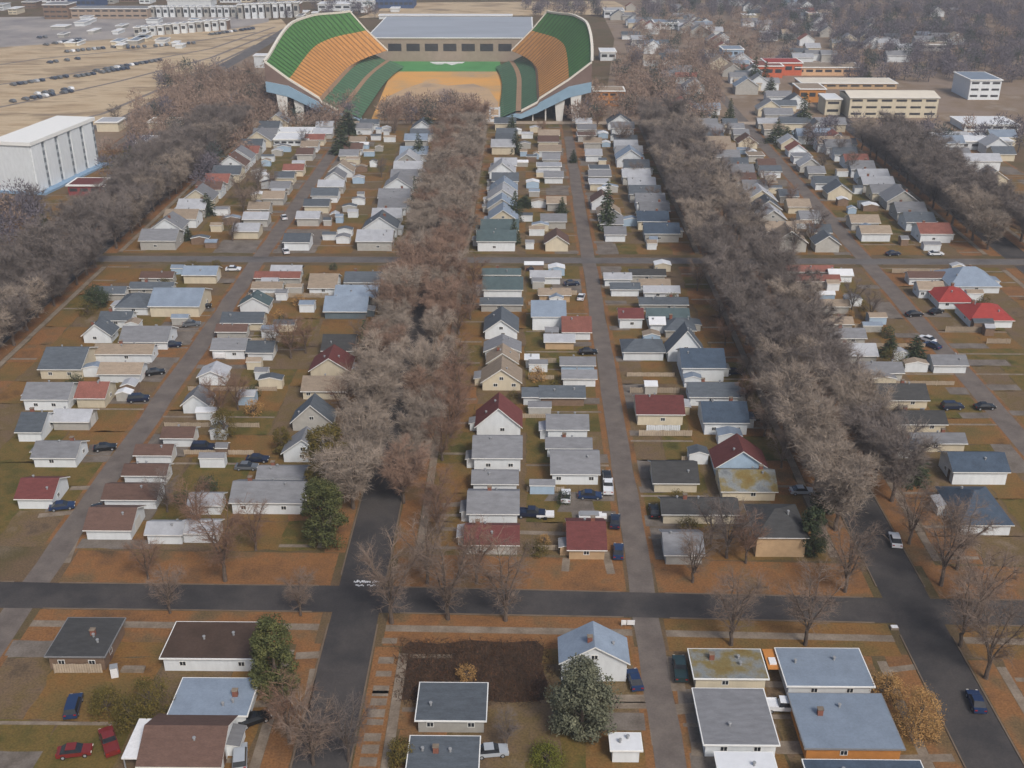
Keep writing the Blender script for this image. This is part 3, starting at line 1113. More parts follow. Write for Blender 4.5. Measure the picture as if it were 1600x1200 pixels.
# white tower at the left edge: long side faces the avenues
tx0, td0 = G(62, 303)
tx1, td1 = G(156, 258)
tower = thing('apartment_tower', 'tall white slab tower with dark vertical window strips at the left edge', 'tower', (tx0 + tx1) / 2, (td0 + td1) / 2, math.atan2(-(tx1 - tx0), td1 - td0))
TL, TH = math.hypot(tx1 - tx0, td1 - td0) + 1, 17.6
mb = MB()
mb.box(-15, -.4, -TL / 2, TL / 2, 0, TH)
link('wall', mb.mesh('wall', [WALL['w']]), tower)
mb = MB()
mb.box(-15.6, .5, -TL / 2 - .5, TL / 2 + .5, TH, TH + 1.3)
link('roof', mb.mesh('roof', [TRIM]), tower)
n = 5
for i in range(n):
    y0 = -TL / 2 + TL * (i + .04) / n
    m = MB()
    m.box(-.4, .15, y0, y0 + TL / n * .72, 0.8, TH)
    link('wall_panel', m.mesh('wall_panel', [WALL['w']]), tower)
    m = MB()
    m.box(-.42, -.18, y0 + TL / n * .74, y0 + TL / n * .94, 1, TH)
    st = link('window_strip', m.mesh('window_strip', [surf('strip_grey', S(168, 174, 178), .08)]), tower)
    for k in range(6):
        m = MB()
        m.box(-.2, -.1, y0 + TL / n * .76, y0 + TL / n * .92, 1.6 + k * 2.75, 3.2 + k * 2.75)
        link('pane', m.mesh('pane', [surf('tower_pane', S(112, 118, 124), .1, .8, rough=.3)]), st)
mb = MB()
mb.box(-15, 3.2, -TL / 2 - 1, TL / 2 + 1, 0, .8)
link('plinth', mb.mesh('plinth', [surf('blue_plinth', S(128, 154, 178), .1)]), tower)

school = block('office_block', 'long white three-storey block with dark ribbon windows on the right', 1325, 1462, 184, 153, 19, WALL['c'], surf('cream_roof', S(208, 200, 184), .06, .2), 3, 6, pitch=1.6)
block('annex', 'low cream annex at the west end of the long white block', 1288, 1312, 180, 156, 14, WALL['c'], ROOF['w'], 2, 1)
block('white_hall', 'white hall with pale blue roof at the right edge', 1512, 1560, 156, 126, 24, WALL['w'], ROOF['b'], 3, 3)
block('warehouse', 'flat white roofed warehouse near the right edge', 1470, 1580, 234, 222, 16, WALL['w'], ROOF['w'], 1, 5)
block('warehouse', 'pale roofed warehouse behind the flat white one', 1506, 1590, 205, 196, 18, WALL['w'], ROOF['w'], 1, 4)
block('brick_apartment', 'orange brick block right of the stadium stand', 927, 975, 166, 143, 12, WALL['o'], ROOF['t'], 2, 4)
block('orange_hall', 'wide orange building with flat tan roof beyond the spruces', 1180, 1222, 122, 104, 18, surf('red_orange_wall', S(186, 98, 70), .12), ROOF['r'], 1, 3)
block('orange_hall', 'red-orange flat building just right of the tall spruces', 1196, 1252, 118, 99, 16, surf('red_orange_wall', S(186, 98, 70), .12), ROOF['R'], 1, 4)
block('orange_hall', 'tan and orange low hall before the long white block', 1248, 1288, 160, 140, 16, WALL['o'], ROOF['t'], 1, 3)
block('orange_hall', 'peach walled hall behind the long white block', 1242, 1345, 118, 106, 18, surf('peach_wall', S(206, 168, 132), .1), ROOF['t'], 1, 7)
block('tan_hall', 'low tan hall with long cream roof behind the white block', 1252, 1400, 139, 131, 16, WALL['t'], surf('cream_roof', S(208, 200, 184), .06, .2), 1, 8)
block('yellow_house', 'small cream house with bright roof near the wooded hill', 1160, 1180, 31, 24, 10, WALL['c'], ROOF['w'])
block('cream_house', 'cream two-storey house on the wooded hill', 1262, 1276, 33, 21, 9, WALL['c'], ROOF['r'], 1, 1)
block('cream_house', 'pale house with dark upper windows below the wooded hill', 1312, 1328, 54, 44, 9, WALL['c'], ROOF['t'], 1, 1)
block('hill_house', 'long pale house with tan roof on the right hillside', 1436, 1486, 80, 70, 12, WALL['g'], ROOF['t'], 1, 4)
block('blue_roof_hall', 'pale blue-roofed hall right of the stadium', 1022, 1060, 46, 36, 18, WALL['w'], ROOF['b'], 1, 4)
block('blue_roof_hall', 'blue-grey hall left of the red-orange building', 1128, 1160, 104, 78, 14, WALL['b'], ROOF['b'], 2, 4)
block('white_depot', 'white depot beyond the right stand of the stadium', 944, 975, 28, 17, 20, WALL['w'], ROOF['l'], 1, 3)
block('white_depot', 'pale sloping shed by the right stand rim', 938, 962, 95, 82, 16, WALL['w'], ROOF['w'], 1, 2)
block('white_shed', 'white shed at the outer corner of the left stand', 398, 420, 106, 88, 8, WALL['w'], ROOF['w'])
block('low_hall', 'white low building right of the tall spruce by the tower', 212, 274, 247, 224, 12, WALL['c'], ROOF['l'], 1, 3)
block('low_hall', 'long pale hall near the stadium left stand foot', 402, 486, 216, 208, 10, WALL['c'], ROOF['w'], 1, 6)
block('low_hall', 'white striped-roof hall beside the left alley end', 428, 482, 228, 219, 12, WALL['w'], ROOF['w'], 1, 5)
block('low_hall', 'red house with white eaves at the tower foot', 108, 158, 306, 291, 10, surf('dark_red_wall', S(140, 66, 66), .1), ROOF['m'], 1, 3)
block('low_hall', 'white garage row below the spruce by the tower', 165, 208, 302, 292, 8, WALL['w'], ROOF['s'], 1, 2)
block('low_hall', 'pale cream shed at the end of the yard road', 152, 186, 206, 192, 10, WALL['c'], ROOF['l'])
block('low_hall', 'small cream hall between yard road and tower', 232, 282, 201, 192, 10, WALL['c'], ROOF['t'])
block('blue_tower_block', 'wide dark blue block on the far skyline edge', 585, 646, 13, -12, 30, surf('dark_blue_wall', S(66, 84, 118), .12), ROOF['k'], 2, 8)
block('blue_tower_block', 'dark blue block at the top left corner', 106, 150, 13, -16, 30, surf('dark_blue_wall', S(66, 84, 118), .12), ROOF['k'], 2, 6)
block('white_tower_block', 'white block beside the dark blue one at the top left', 74, 104, 14, -12, 24, WALL['w'], ROOF['l'], 3, 4)
block('tan_block', 'tan brick block below the dark blue one', 70, 108, 30, 8, 20, WALL['n'], ROOF['g'], 3, 4)
block('tan_block', 'long tan terrace between the dark blue block and the white terraces', 112, 232, 29, 14, 18, surf('pale_brown_wall', S(160, 142, 126), .12), ROOF['g'], 2, 10)
block('white_hall', 'long white hall behind the far terrace', 262, 330, 10, 1, 20, WALL['w'], ROOF['w'])
block('white_hall', 'white hall left of the dark blue block', 497, 548, 17, 7, 20, WALL['w'], ROOF['w'], 1, 4)
block('white_hall', 'tall narrow white hall beside the dark blue block', 548, 584, 16, 2, 16, WALL['w'], ROOF['l'], 2, 4)
i = 0
for x0, x1, yb0, yb1, yt0, yt1, nu, txt in ((210, 356, 58, 47, 44, 31, 12, 'nearer terrace beyond the rail yard'), (234, 372, 27, 27, 11, 11, 13, 'farther terrace beyond the rail yard'), (372, 470, 30, 27, 8, 4, 9, 'tall end of the farther terrace')):
    for k in range(nu):
        a, b = x0 + (x1 - x0) * k / nu, x0 + (x1 - x0) * (k + 1) / nu
        f = (k + .5) / nu
        block('terrace_house', f'white terrace unit, {nth(k)} along in the {txt}', a + .6, b - (b - a) * .3, yb0 + (yb1 - yb0) * f, yt0 + (yt1 - yt0) * f, 9, WALL['w'] if k % 4 else WALL['g'], ROOF['l'], 1, 1, cat='terrace house', group='white terraces beyond the rail yard')
        block('terrace_link', f'dark bay after {nth(k)} unit in the {txt}', b - (b - a) * .3, b + .6, yb0 + (yb1 - yb0) * f - 1.2, yt0 + (yt1 - yt0) * f + 1, 8, WALL['n'], ROOF['g'], 1, 1, cat='terrace house', group='dark bays of the far terraces')
rq = random.Random(19)
for k in range(34):
    x, y = rq.uniform(60, 330), rq.uniform(32, 78)
    if k > 22:
        x, y = rq.uniform(330, 620), rq.uniform(18, 30)
    w_ = rq.uniform(8, 22)
    wl, rf = rq.choice('wwcg'), rq.choice('wwlgb')
    block('depot_shed', f'low {WALL_WORD[wl]} depot with {ROOF_WORD[rf]} roof scattered near the rail yard', x, x + w_, y, y - rq.uniform(3, 6), rq.uniform(8, 16), WALL[wl], ROOF[rf], cat='depot', group=f'{WALL_WORD[wl]} depots with {ROOF_WORD[rf]} roofs by the rail yard')
x = -70.0
while x < 620:
    w_, y = rq.uniform(12, 34), rq.uniform(1, 24) if x < 60 else rq.uniform(-2, 7)
    wl, rf = rq.choice('wwcgn'), rq.choice('wlgg')
    block('city_block', f'pale {WALL_WORD[wl]} city block with {ROOF_WORD[rf]} roof along the top edge', x, x + w_, y, y - rq.uniform(7, 15), rq.uniform(12, 20), WALL[wl], ROOF[rf], 2, max(2, int(w_ / 6)), cat='city block', group=f'{WALL_WORD[wl]} city blocks with {ROOF_WORD[rf]} roofs at the top edge')
    x += w_ + rq.uniform(1, 10)
# rail yard
mb = MB()
pxpoly(mb, [(-260, 262), (60, 216), (168, 200), (205, 182), (300, 133), (402, 77), (450, 42), (440, 30), (210, 56), (60, 70), (-260, 90)], .012)
struct('rail_yard', mb, [SAND])
mb = MB()
strip(mb, [(-260, 300), (60, 218), (190, 190), (300, 131), (400, 76), (452, 44), (500, 22)], 9, .03)
struct('yard_road', mb, [ramp_mat('worn_asphalt', [], 1)])
mb = MB()
for pts in ([(-60, 180), (60, 155), (190, 126), (330, 90), (430, 50)], [(-60, 140), (60, 124), (200, 100), (330, 76), (430, 42)], [(-60, 110), (60, 92), (230, 76), (400, 50)], [(62, 200), (160, 178), (290, 122), (400, 70)]):
    strip(mb, pts, 2.6, .02)
struct('rail_track', mb, [surf('ballast', S(118, 110, 104), .15, .3)])
mb = MB()
pxpoly(mb, [(-260, 90), (60, 70), (210, 58), (360, 46), (420, 34), (420, 20), (60, 26), (-260, 30)], .014)
struct('goods_yard', mb, [ramp_mat('grey_yard', [S(120, 116, 116), S(146, 140, 136), S(168, 160, 152)], .03, fine=.2)])
mb = MB()
pxpoly(mb, [(940, 200), (985, 196), (1800, 214), (1900, -2), (930, -2), (960, 60)], .008)
pxpoly(mb, [(-300, 300), (60, 300), (420, 205), (560, 190), (440, 120), (400, 80), (205, 182), (60, 218), (-300, 262)], .008)
struct('far_town_ground', mb, [ramp_mat('far_grey_ground', [S(112, 98, 86), S(134, 118, 104), S(122, 104, 84), S(150, 138, 126)], .03, fine=.2, detail=8)])
block('long_shed', 'very long white-roofed shed behind the fieldhouse', 592, 800, 30, 25, 10, WALL['w'], ROOF['w'])
mb = MB()
pxpoly(mb, [(560, 28), (1000, 22), (960, 2), (620, 4)], .014)
struct('far_field', mb, [SAND])

# ------------------------------------------------------------------ trees
def bare_tree(seed, h, r, n, tw=0.05):
    """trunk with limbs, and a crown of fine twigs: two meshes"""
    q = random.Random(seed)
    t, c = MB(), MB()
    t0 = h * q.uniform(.16, .26)
    t.tube([(0, 0, -.1), (q.uniform(-.1, .1), q.uniform(-.1, .1), t0 * .5), (q.uniform(-.2, .2), q.uniform(-.2, .2), t0)], [h * .026, h * .021, h * .019], 7)
    ends = []
    nl = q.choice((5, 6, 7))
    for i in range(nl):
        a = 2 * math.pi * (i + q.uniform(-.3, .3)) / nl
        lean = q.uniform(.45, 1.0) if i else .2
        p = Vector((0, 0, t0 * q.uniform(.85, 1)))
        pts, rad = [p.copy()], [h * .012]
        L = (h - t0) * q.uniform(.75, .95)
        for k in range(5):
            f = (k + 1) / 5
            rr = r * lean * f ** 1.1 * .8
            zz = p.z + L * (f ** .85)
            pts.append(Vector((math.cos(a) * rr + q.uniform(-.25, .25), math.sin(a) * rr + q.uniform(-.25, .25), zz)))
            rad.append(h * .012 * (1 - f * .86))
        t.tube(pts, rad, 5)
        for k in range(1, 6):
            for _ in range(4 if k > 1 else 2):
                f = q.random()
                b = pts[k - 1].lerp(pts[k], f)
                az = a + q.uniform(-1.7, 1.7)
                el = q.uniform(-.1, .9)
                ln = q.uniform(.22, .46) * r * (1.15 - .08 * k)
                d = Vector((math.cos(az) * math.cos(el), math.sin(az) * math.cos(el), math.sin(el)))
                m = b + d * ln * .55 + Vector((0, 0, .1 * ln))
                e = b + d * ln
                e.z += .12 * ln
                c.tube([b, m, e], [.055, .035, .015], 3)
                ends.append((b, m, e, d))
    for _ in range(n):
        b, m, e, d = q.choice(ends)
        f = q.random() ** .7
        p = (b.lerp(m, f * 2) if f < .5 else m.lerp(e, f * 2 - 1))
        dd = (d + Vector((q.gauss(0, .8), q.gauss(0, .8), q.gauss(.25, .6)))).normalized()
        ln = q.uniform(.6, 1.5) * r / 5.2
        e1 = p + dd * ln
        sd = dd.cross(Vector((q.gauss(0, 1), q.gauss(0, 1), q.gauss(0, 1)))).normalized()
        c.poly([p - sd * tw / 2, p + sd * tw / 2, e1])
        for _k in range(2):
            d2 = (dd + Vector((q.gauss(0, .7), q.gauss(0, .7), q.gauss(.1, .6)))).normalized()
            s2 = d2.cross(Vector((q.gauss(0, 1), q.gauss(0, 1), q.gauss(0, 1)))).normalized() * tw * .4
            b2 = p.lerp(e1, q.uniform(.3, 1))
            c.poly([b2 - s2, b2 + s2, b2 + d2 * ln * q.uniform(.4, .8)])
    return t, c


def leaf_tree(seed, h, r, n, leaf=.35, low=.12, squash=1.0):
    q = random.Random(seed)
    t, c = MB(), MB()
    t.tube([(0, 0, -.1), (0, 0, h * .45), (.1, 0, h * .8)], [h * .022, h * .016, h * .006], 6)
    clumps = []
    for i in range(85):
        z = q.uniform(low, 1)
        rr = r * math.sqrt(max(.02, 1 - ((z - .42) / .6) ** 2)) * squash
        a = q.uniform(0, 6.283)
        k = q.uniform(.45, 1.0)
        p = Vector((math.cos(a) * rr * k, math.sin(a) * rr * k, z * h))
        clumps.append((p, q.uniform(.22, .42) * r))
        if i % 5 == 0:
            t.tube([(0, 0, max(.1, z * h * .6)), tuple(p * .6 + Vector((0, 0, z * h * .3))), tuple(p)], [.09, .05, .02], 4)
    for _ in range(n):
        p, k = q.choice(clumps)
        d = Vector((q.gauss(0, 1), q.gauss(0, 1), q.gauss(0, .9))).normalized()
        x = p + d * k * q.uniform(.5, 1.05)
        x.z = max(.1, x.z)
        u = Vector((q.gauss(0, 1), q.gauss(0, 1), q.gauss(0, .6))).normalized() * leaf * q.uniform(.5, 1)
        w = u.cross(d + Vector((.1, .2, .3))).normalized() * leaf * q.uniform(.3, .6)
        c.poly([x - u * .5, x + w * .5, x + u * .5, x - w * .5])
    return t, c


def spruce_tree(seed, h, r, n):
    q = random.Random(seed)
    t, c = MB(), MB()
    t.tube([(0, 0, -.1), (0, 0, h * .98)], [h * .02, .03], 6)
    tiers = int(h * 1.7)
    for i in range(tiers):
        f = i / tiers
        z = h * (.06 + .92 * f)
        rr = r * (1 - f) ** .85 * q.uniform(.8, 1.1) + .12
        nb = max(5, int(11 * (1 - f) + 4))
        for k in range(nb):
            a = 6.283 * (k + q.random()) / nb
            L = rr * q.uniform(.75, 1.12)
            d = Vector((math.cos(a), math.sin(a), 0))
            for s in range(max(3, int(n * L / r))):
                g0 = q.random()
                p = d * L * g0 + Vector((0, 0, z - .32 * L * g0 + q.uniform(-.15, .15)))
                u = (d + Vector((q.gauss(0, .5), q.gauss(0, .5), -.35 + q.gauss(0, .25)))).normalized() * q.uniform(.35, .75)
                w = u.cross(Vector((q.gauss(0, .9), q.gauss(0, .9), .8))).normalized() * .17
                c.poly([p - w, p + w, p + u])
    return t, c


def proto(tc, tm, cmt, n1='trunk', n2='crown'):
    return tc[0].mesh(n1, [tm]), tc[1].mesh(n2, [cmt])


ELM = {}
for key, mt in (('w', TWIG_WARM), ('g', TWIG_GREY), ('r', TWIG_RED)):
    base = []
    for v in range(4):
        if key == 'w':
            base.append(proto(bare_tree(40 + v, 12.0, 5.6, 4300, .055), BARK, mt))
        else:
            t_, c_ = ELM['w'][v]
            c2 = c_.copy()
            c2.materials[0] = mt
            base.append((t_, c2))
    ELM[key] = base
SPARSE = {}
for key, mt in (('w', surf('brown_twigs', S(124, 108, 96), .2, .25, obj_rand=.15)), ('g', surf('dark_grey_twigs', S(106, 97, 92), .2, .25, obj_rand=.15)), ('r', surf('rusty_twigs', S(124, 98, 82), .2, .25, obj_rand=.15))):
    SPARSE[key] = [proto(bare_tree(80 + v, 12.0, 5.6, 1500, .04), BARK, mt) for v in range(3)] if key == 'w' else []
    for t_, c_ in SPARSE['w'] if key != 'w' else []:
        c2 = c_.copy()
        c2.materials[0] = mt
        SPARSE[key].append((t_, c2))
SPR = [proto(spruce_tree(60 + v, 11.0, 2.4 + .3 * v, 15), BARK, SPRUCE) for v in range(3)]


def plant(name, cat, label, pr, X, D, s=1.0, sz=1.0, rz=0.0, group=None):
    root = thing(name, label, cat, X, D, rz, group)
    t = link('trunk', pr[0], root)
    c = link('crown', pr[1], root)
    t.scale = c.scale = (s, s, s * sz)
    return root


rt = random.Random(91)
NTREE = 0


def tree_row(X, D0, D1, step, key, text, hs=(.9, 1.15), jit=1.2, skip=0.0):
    global NTREE
    text = text.replace('far right', 'outer right')
    D, i = D0, 0
    while D < D1:
        if rt.random() >= skip and not (D_UP0 - 2 < D < D_UP1 + 2):
            k = key if isinstance(key, str) and len(key) == 1 else rt.choice(key)
            s = rt.uniform(*hs)
            plant('elm_tree', 'tree', f'bare elm, {nth(i)} from the near end, {text}', rt.choice(ELM[k]), X + rt.uniform(-jit, jit), D, s, rt.uniform(.74, .92), rt.uniform(0, 6.28), 'bare elms along the avenues')
            i += 1
            NTREE += 1
        D += step * rt.uniform(.8, 1.2)


dn = near_D(C, True)
tree_row(C - 4.6, dn + 24, D_END - 26, 8.0, 'wwr', 'left kerb of central avenue', (1.15, 1.35), .8)
tree_row(C + 4.9, dn + 26, dn + 110, 9.0, 'wwr', 'right kerb of central avenue', (.95, 1.2), .8, .1)
tree_row(C + 4.9, dn + 116, D_END - 26, 7.6, 'wwwr', 'upper right kerb of central avenue', (1.2, 1.4), .8)
tree_row(RA - 6.4, near_D(RA, True) + 20, D_END - 8, 7.8, 'ggw', 'left kerb of right avenue', (1.25, 1.45))
tree_row(RA + 6.2, near_D(RA, True) + 30, D_END - 8, 7.8, 'ggw', 'right kerb of right avenue', (1.25, 1.45))
tree_row(LA - 6.2, 255, D_END - 14, 8.2, 'g', 'left kerb of left avenue', (1.25, 1.5))
tree_row(LA + 6.2, 238, D_END - 14, 8.2, 'ggw', 'right kerb of left avenue', (1.2, 1.45))
tree_row(FA - 6.5, 325, G(821, 226)[1], 8.6, 'ggw', 'left kerb of far right avenue', (1.3, 1.55))
tree_row(FA + 6.5, 325, G(821, 222)[1], 8.6, 'g', 'right kerb of far right avenue', (1.3, 1.55))

_e = ELM
ELM = SPARSE
tree_row(C + 11.5, dn + 16, D_UP0 - 12, 8.5, 'rrw', 'front yards right of central avenue', (.85, 1.1), 1.6, .1)
tree_row(C - 11.5, dn + 60, D_UP0 - 12, 13, 'rw', 'front yards left of central avenue', (.7, .95), 1.6, .2)
tree_row(RA - 12.5, dn + 40, D_UP0 - 8, 12, 'rw', 'front yards left of right avenue', (.7, .95), 1.6, .2)
ELM = _e
# single bare trees: foot pixel, scale, colour
for x, y, s, k, txt in ((352, 908, 1.25, 'r', 'wide bare tree with forked trunk on the verge left of the near cross street'), (232, 905, .7, 'r', 'small bare tree on the leafy verge beside the left alley'),
                        (266, 958, .75, 'w', 'slim bare tree on the near verge left of the brown roof'), (470, 962, .7, 'w', 'low bare tree at the corner above the green tree'),
                        (612, 974, 1.25, 'w', 'bare tree at the mouth of the near central avenue'), (700, 968, 1.2, 'w', 'bare tree on the verge above the vacant lot'), (790, 970, 1.2, 'w', 'bare tree spreading over the cross street above the vacant lot'),
                        (668, 912, 1.05, 'w', 'pale bare tree at the corner right of the central avenue mouth'), (745, 912, .95, 'r', 'bare tree before the maroon roofed end house'),
                        (1142, 1008, 1.15, 'w', 'bare tree beside the mossy roofed house'), (1258, 1008, 1.15, 'w', 'bare tree behind the large blue-grey flat roof'),
                        (1082, 910, .85, 'w', 'small bare tree below the grey garage at the middle alley'), (1320, 925, 1.1, 'w', 'bare tree with clear trunk on the verge at the right avenue corner'),
                        (1470, 915, 1.25, 'w', 'wide bare tree on the verge right of the white car'), (1495, 890, 1.1, 'w', 'bare tree behind the wide one right of the white car'), (1420, 850, 1.0, 'w', 'bare tree by the kerb above the white car'),
                        (1500, 1010, 1.15, 'w', 'bare tree over the kerb at the lower right corner'), (1540, 1060, 1.2, 'w', 'bare tree at the right edge above the dark blue car'), (1530, 965, 1.1, 'w', 'bare tree over the street end at the right edge'),
                        (1135, 872, .95, 'g', 'grey bare tree between the grey garage and the hipped house'), (1165, 880, .8, 'r', 'russet bare tree at the hipped house corner'), (1110, 850, .8, 'g', 'grey bare tree before the long low house'),
                        (455, 560, .9, 'r', 'bare yard tree behind the maroon front-gabled house'), (430, 552, .75, 'w', 'bare yard tree beside the slate garage on the left alley'), (478, 552, .75, 'r', 'bare yard tree by the bare orange lot'),
                        (345, 660, .9, 'r', 'bare yard tree above the blue pickup'), (372, 640, .75, 'r', 'russet yard tree behind the small white gable'), (310, 835, .9, 'r', 'bare yard tree over the pale sheds'), (262, 800, .7, 'g', 'bare tree right of the brown garages'),
                        (400, 860, .8, 'r', 'bare tree below the big grey-roofed house'), (490, 1195, .9, 'w', 'bare tree on the near left kerb of the central avenue'), (452, 1160, .85, 'r', 'bare tree right of the pale pickup'),
                        (545, 1190, .9, 'g', 'bare tree overhanging the near central avenue'), (792, 1168, .5, 'g', 'small bare tree right of the slate roofs'),
                        (1330, 490, .8, 'g', 'bare yard tree left of the right alley'), (1360, 500, .7, 'g', 'bare yard tree beside the right alley path'), (1240, 395, .9, 'g', 'bare yard tree above the upper cross street'), (1275, 370, .9, 'g', 'dark bare yard tree beside the right alley')):
    X, D = G(x, y)
    plant('bare_tree', 'tree', txt, rt.choice(SPARSE[k]), X, D, s, 1.0, rt.uniform(0, 6.28))

# spruces: foot pixel, top pixel, width in pixels
for x, yb, yt, wpx, txt in ((211, 282, 224, 17, 'dark slim spruce standing before the white low building'), (948, 360, 278, 22, 'tallest dark spruce beside the middle alley'), (573, 560, 496, 22, 'dark spruce left of the central avenue beside the orange lot'),
                            (1427, 562, 522, 36, 'broad spruce beside the right alley'), (1426, 752, 700, 40, 'broad green spruce right of the dark elm belt'), (1095, 200, 174, 18, 'small dark spruce at the right belt top'), (1115, 200, 172, 16, 'greyish spruce beside the small dark one'),
                            (1140, 186, 152, 13, 'narrow spruce beside the pale hall'), (1178, 131, 86, 18, 'tall spruce left of the red-orange building'), (1194, 136, 92, 14, 'slender spruce before the red-orange building'), (1203, 148, 118, 16, 'low dark spruce beside the slender one'),
                            (1160, 124, 98, 14, 'short spruce left of the tall pair'), (1253, 204, 142, 26, 'large spruce left of the long white block'), (1214, 222, 188, 30, 'broad dark spruce on the right alley'), (1350, 124, 88, 16, 'lone pointed spruce behind the white block'),
                            (1228, 220, 196, 22, 'short spruce touching the broad one on the right alley'), (896, 254, 232, 12, 'small round spruce at the middle alley head'), (878, 334, 306, 14, 'spruce beside the middle alley lawn'), (805, 345, 296, 22, 'tall spruce right of the central row'),
                            (803, 380, 340, 18, 'spruce behind the teal roofs'), (820, 322, 305, 26, 'low wide spruce by the central row'), (650, 330, 272, 14, 'thin spruce left of the central elms'), (655, 250, 206, 22, 'spruce left of the central elm tops'),
                            (668, 208, 182, 34, 'wide spruce before the stadium field'), (545, 208, 172, 32, 'bushy spruce under the left stand edge'), (535, 240, 200, 30, 'dark spruce at the end of the left alley'), (800, 208, 178, 16, 'spruce behind the gate platform'),
                            (806, 240, 200, 18, 'spruce at the head of the central row'), (862, 184, 168, 8, 'tiny spruce under the right stand'), (1112, 300, 274, 18, 'spruce at the right belt edge'), (1144, 350, 326, 20, 'spruce beside a white gable in the right block'),
                            (325, 335, 300, 26, 'dark spruce in the left belt'), (295, 375, 352, 14, 'small spruce above the upper street'), (120, 360, 335, 24, 'dark spruce below the tower'), (72, 365, 332, 22, 'dark spruce at the left edge'),
                            (1390, 556, 522, 26, 'dark green spruce in the right yard'), (1285, 205, 190, 14, 'spruce left of the far right belt')):
    X, D = G(x, yb)
    h = min((abs(PROJ(X, D, z / 5)[1] - yt), z / 5) for z in range(15, 150))[1]
    w = abs(G(x + wpx / 2, yb)[0] - G(x - wpx / 2, yb)[0])
    i = rt.randrange(3)
    root = thing('spruce_tree', txt, 'tree', X, D, rt.uniform(0, 6.28), 'dark spruces')
    for nm, me in zip(('trunk', 'crown'), SPR[i]):
        o = link(nm, me, root)
        o.scale = (w * .74 / (2.4 + .3 * i), w * .74 / (2.4 + .3 * i), h / 11.0)


def leafy(name, cat, txt, x, yb, yt, wpx, mt, seed, n=5200, leaf=.34, low=.08, group=None):
    X, D = G(x, yb)
    X1 = G(x + wpx / 2, yb)[0]
    r = X1 - X
    D += r * .45
    h = min((abs(PROJ(X, D, z / 10)[1] - yt), z / 10) for z in range(8, 250))[1]
    t, c = leaf_tree(seed, h, r, n, leaf, low)
    root = thing(name, txt, cat, X, D, 0, group)
    link('trunk' if h > 3 else 'stem', t.mesh('trunk', [BARK]), root)
    link('crown' if h > 3 else 'foliage', c.mesh('crown', [mt]), root)


leafy('leafy_tree', 'tree', 'tall green leafy tree at the end of the brown roof', 430, 1092, 972, 68, GREENLEAF, 1, 17000, .45)
leafy('leafy_tree', 'tree', 'big silver-green tree covering the blue-grey gabled house', 910, 1158, 1044, 92, SILVERLEAF, 2, 17000, .5)
leafy('leafy_tree', 'tree', 'green leafy tree right of the big grey-roofed house', 505, 858, 752, 66, GREENLEAF, 3, 12000, .5)
leafy('leafy_tree', 'tree', 'dark green leafy tree beside the white front gable', 512, 780, 668, 66, OLIVELEAF, 4, 12000, .5)
leafy('leafy_tree', 'tree', 'dark green tree beside the slate hipped house', 1268, 870, 800, 46, SPRUCE, 5, 8000, .45)
leafy('leafy_tree', 'tree', 'round dark evergreen above the hipped house', 1290, 800, 760, 40, SPRUCE, 6, 6500, .45)
leafy('leafy_tree', 'tree', 'dark round tree behind the slate roofs beside the left avenue', 150, 482, 448, 40, SPRUCE, 7, 5000, .45)
leafy('leafy_tree', 'tree', 'olive tree in the yard behind the small white gable', 350, 690, 640, 40, OLIVELEAF, 8, 3000)
leafy('leafy_tree', 'tree', 'olive tree left of the white front gable', 440, 712, 668, 30, OLIVELEAF, 9, 3000)
leafy('shrub', 'shrub', 'wide olive shrub left of the blue-grey flat roof', 235, 1128, 1066, 70, OLIVELEAF, 11, 4500, .3, .02)
leafy('shrub', 'shrub', 'olive shrub beside the parked blue car', 165, 1122, 1080, 56, OLIVELEAF, 12, 3500, .3, .02)
leafy('shrub', 'shrub', 'dark shrub below the wide olive one', 200, 1140, 1100, 60, OLIVELEAF, 13, 3500, .3, .02)
leafy('shrub', 'shrub', 'large tan shrub beside the lower blue-grey flat roof', 1440, 1155, 1085, 78, TANLEAF, 14, 6500, .28, .02)
leafy('shrub', 'shrub', 'yellowing shrub above the large tan one', 1388, 1095, 1062, 60, TANLEAF, 15, 4000, .28, .02)
leafy('shrub', 'shrub', 'green shrub left of the lowest slate roof', 625, 1200, 1160, 44, OLIVELEAF, 16, 3000, .3, .02)
leafy('shrub', 'shrub', 'bright green shrub in the yard left of the white garage', 855, 1200, 1172, 60, surf('bright_moss', S(98, 100, 40), .15, .6), 17, 4000, .25, .02)
leafy('shrub', 'shrub', 'low tan shrub in the vacant lot above the slate roof', 728, 1068, 1042, 34, TANLEAF, 23, 1300, .24, .02)
leafy('shrub', 'shrub', 'dark green hedge on the lawn left of the maroon garage', 838, 866, 853, 44, OLIVELEAF, 18, 2000, .28, .02)
leafy('shrub', 'shrub', 'dark shrub beside the white front gable of the right row', 300, 425, 408, 24, OLIVELEAF, 19, 1200, .3, .02)
leafy('shrub', 'shrub', 'dark shrub between roofs right of the slate hipped house', 243, 486, 462, 18, SPRUCE, 20, 1200, .3, .02)
leafy('shrub', 'shrub', 'green shrub on the lawn beside the left belt', 135, 495, 470, 30, OLIVELEAF, 21, 1500, .3, .02)
leafy('shrub', 'shrub', 'olive shrub in the right yard beside the spruce', 1395, 580, 548, 44, OLIVELEAF, 22, 2200, .3, .02)

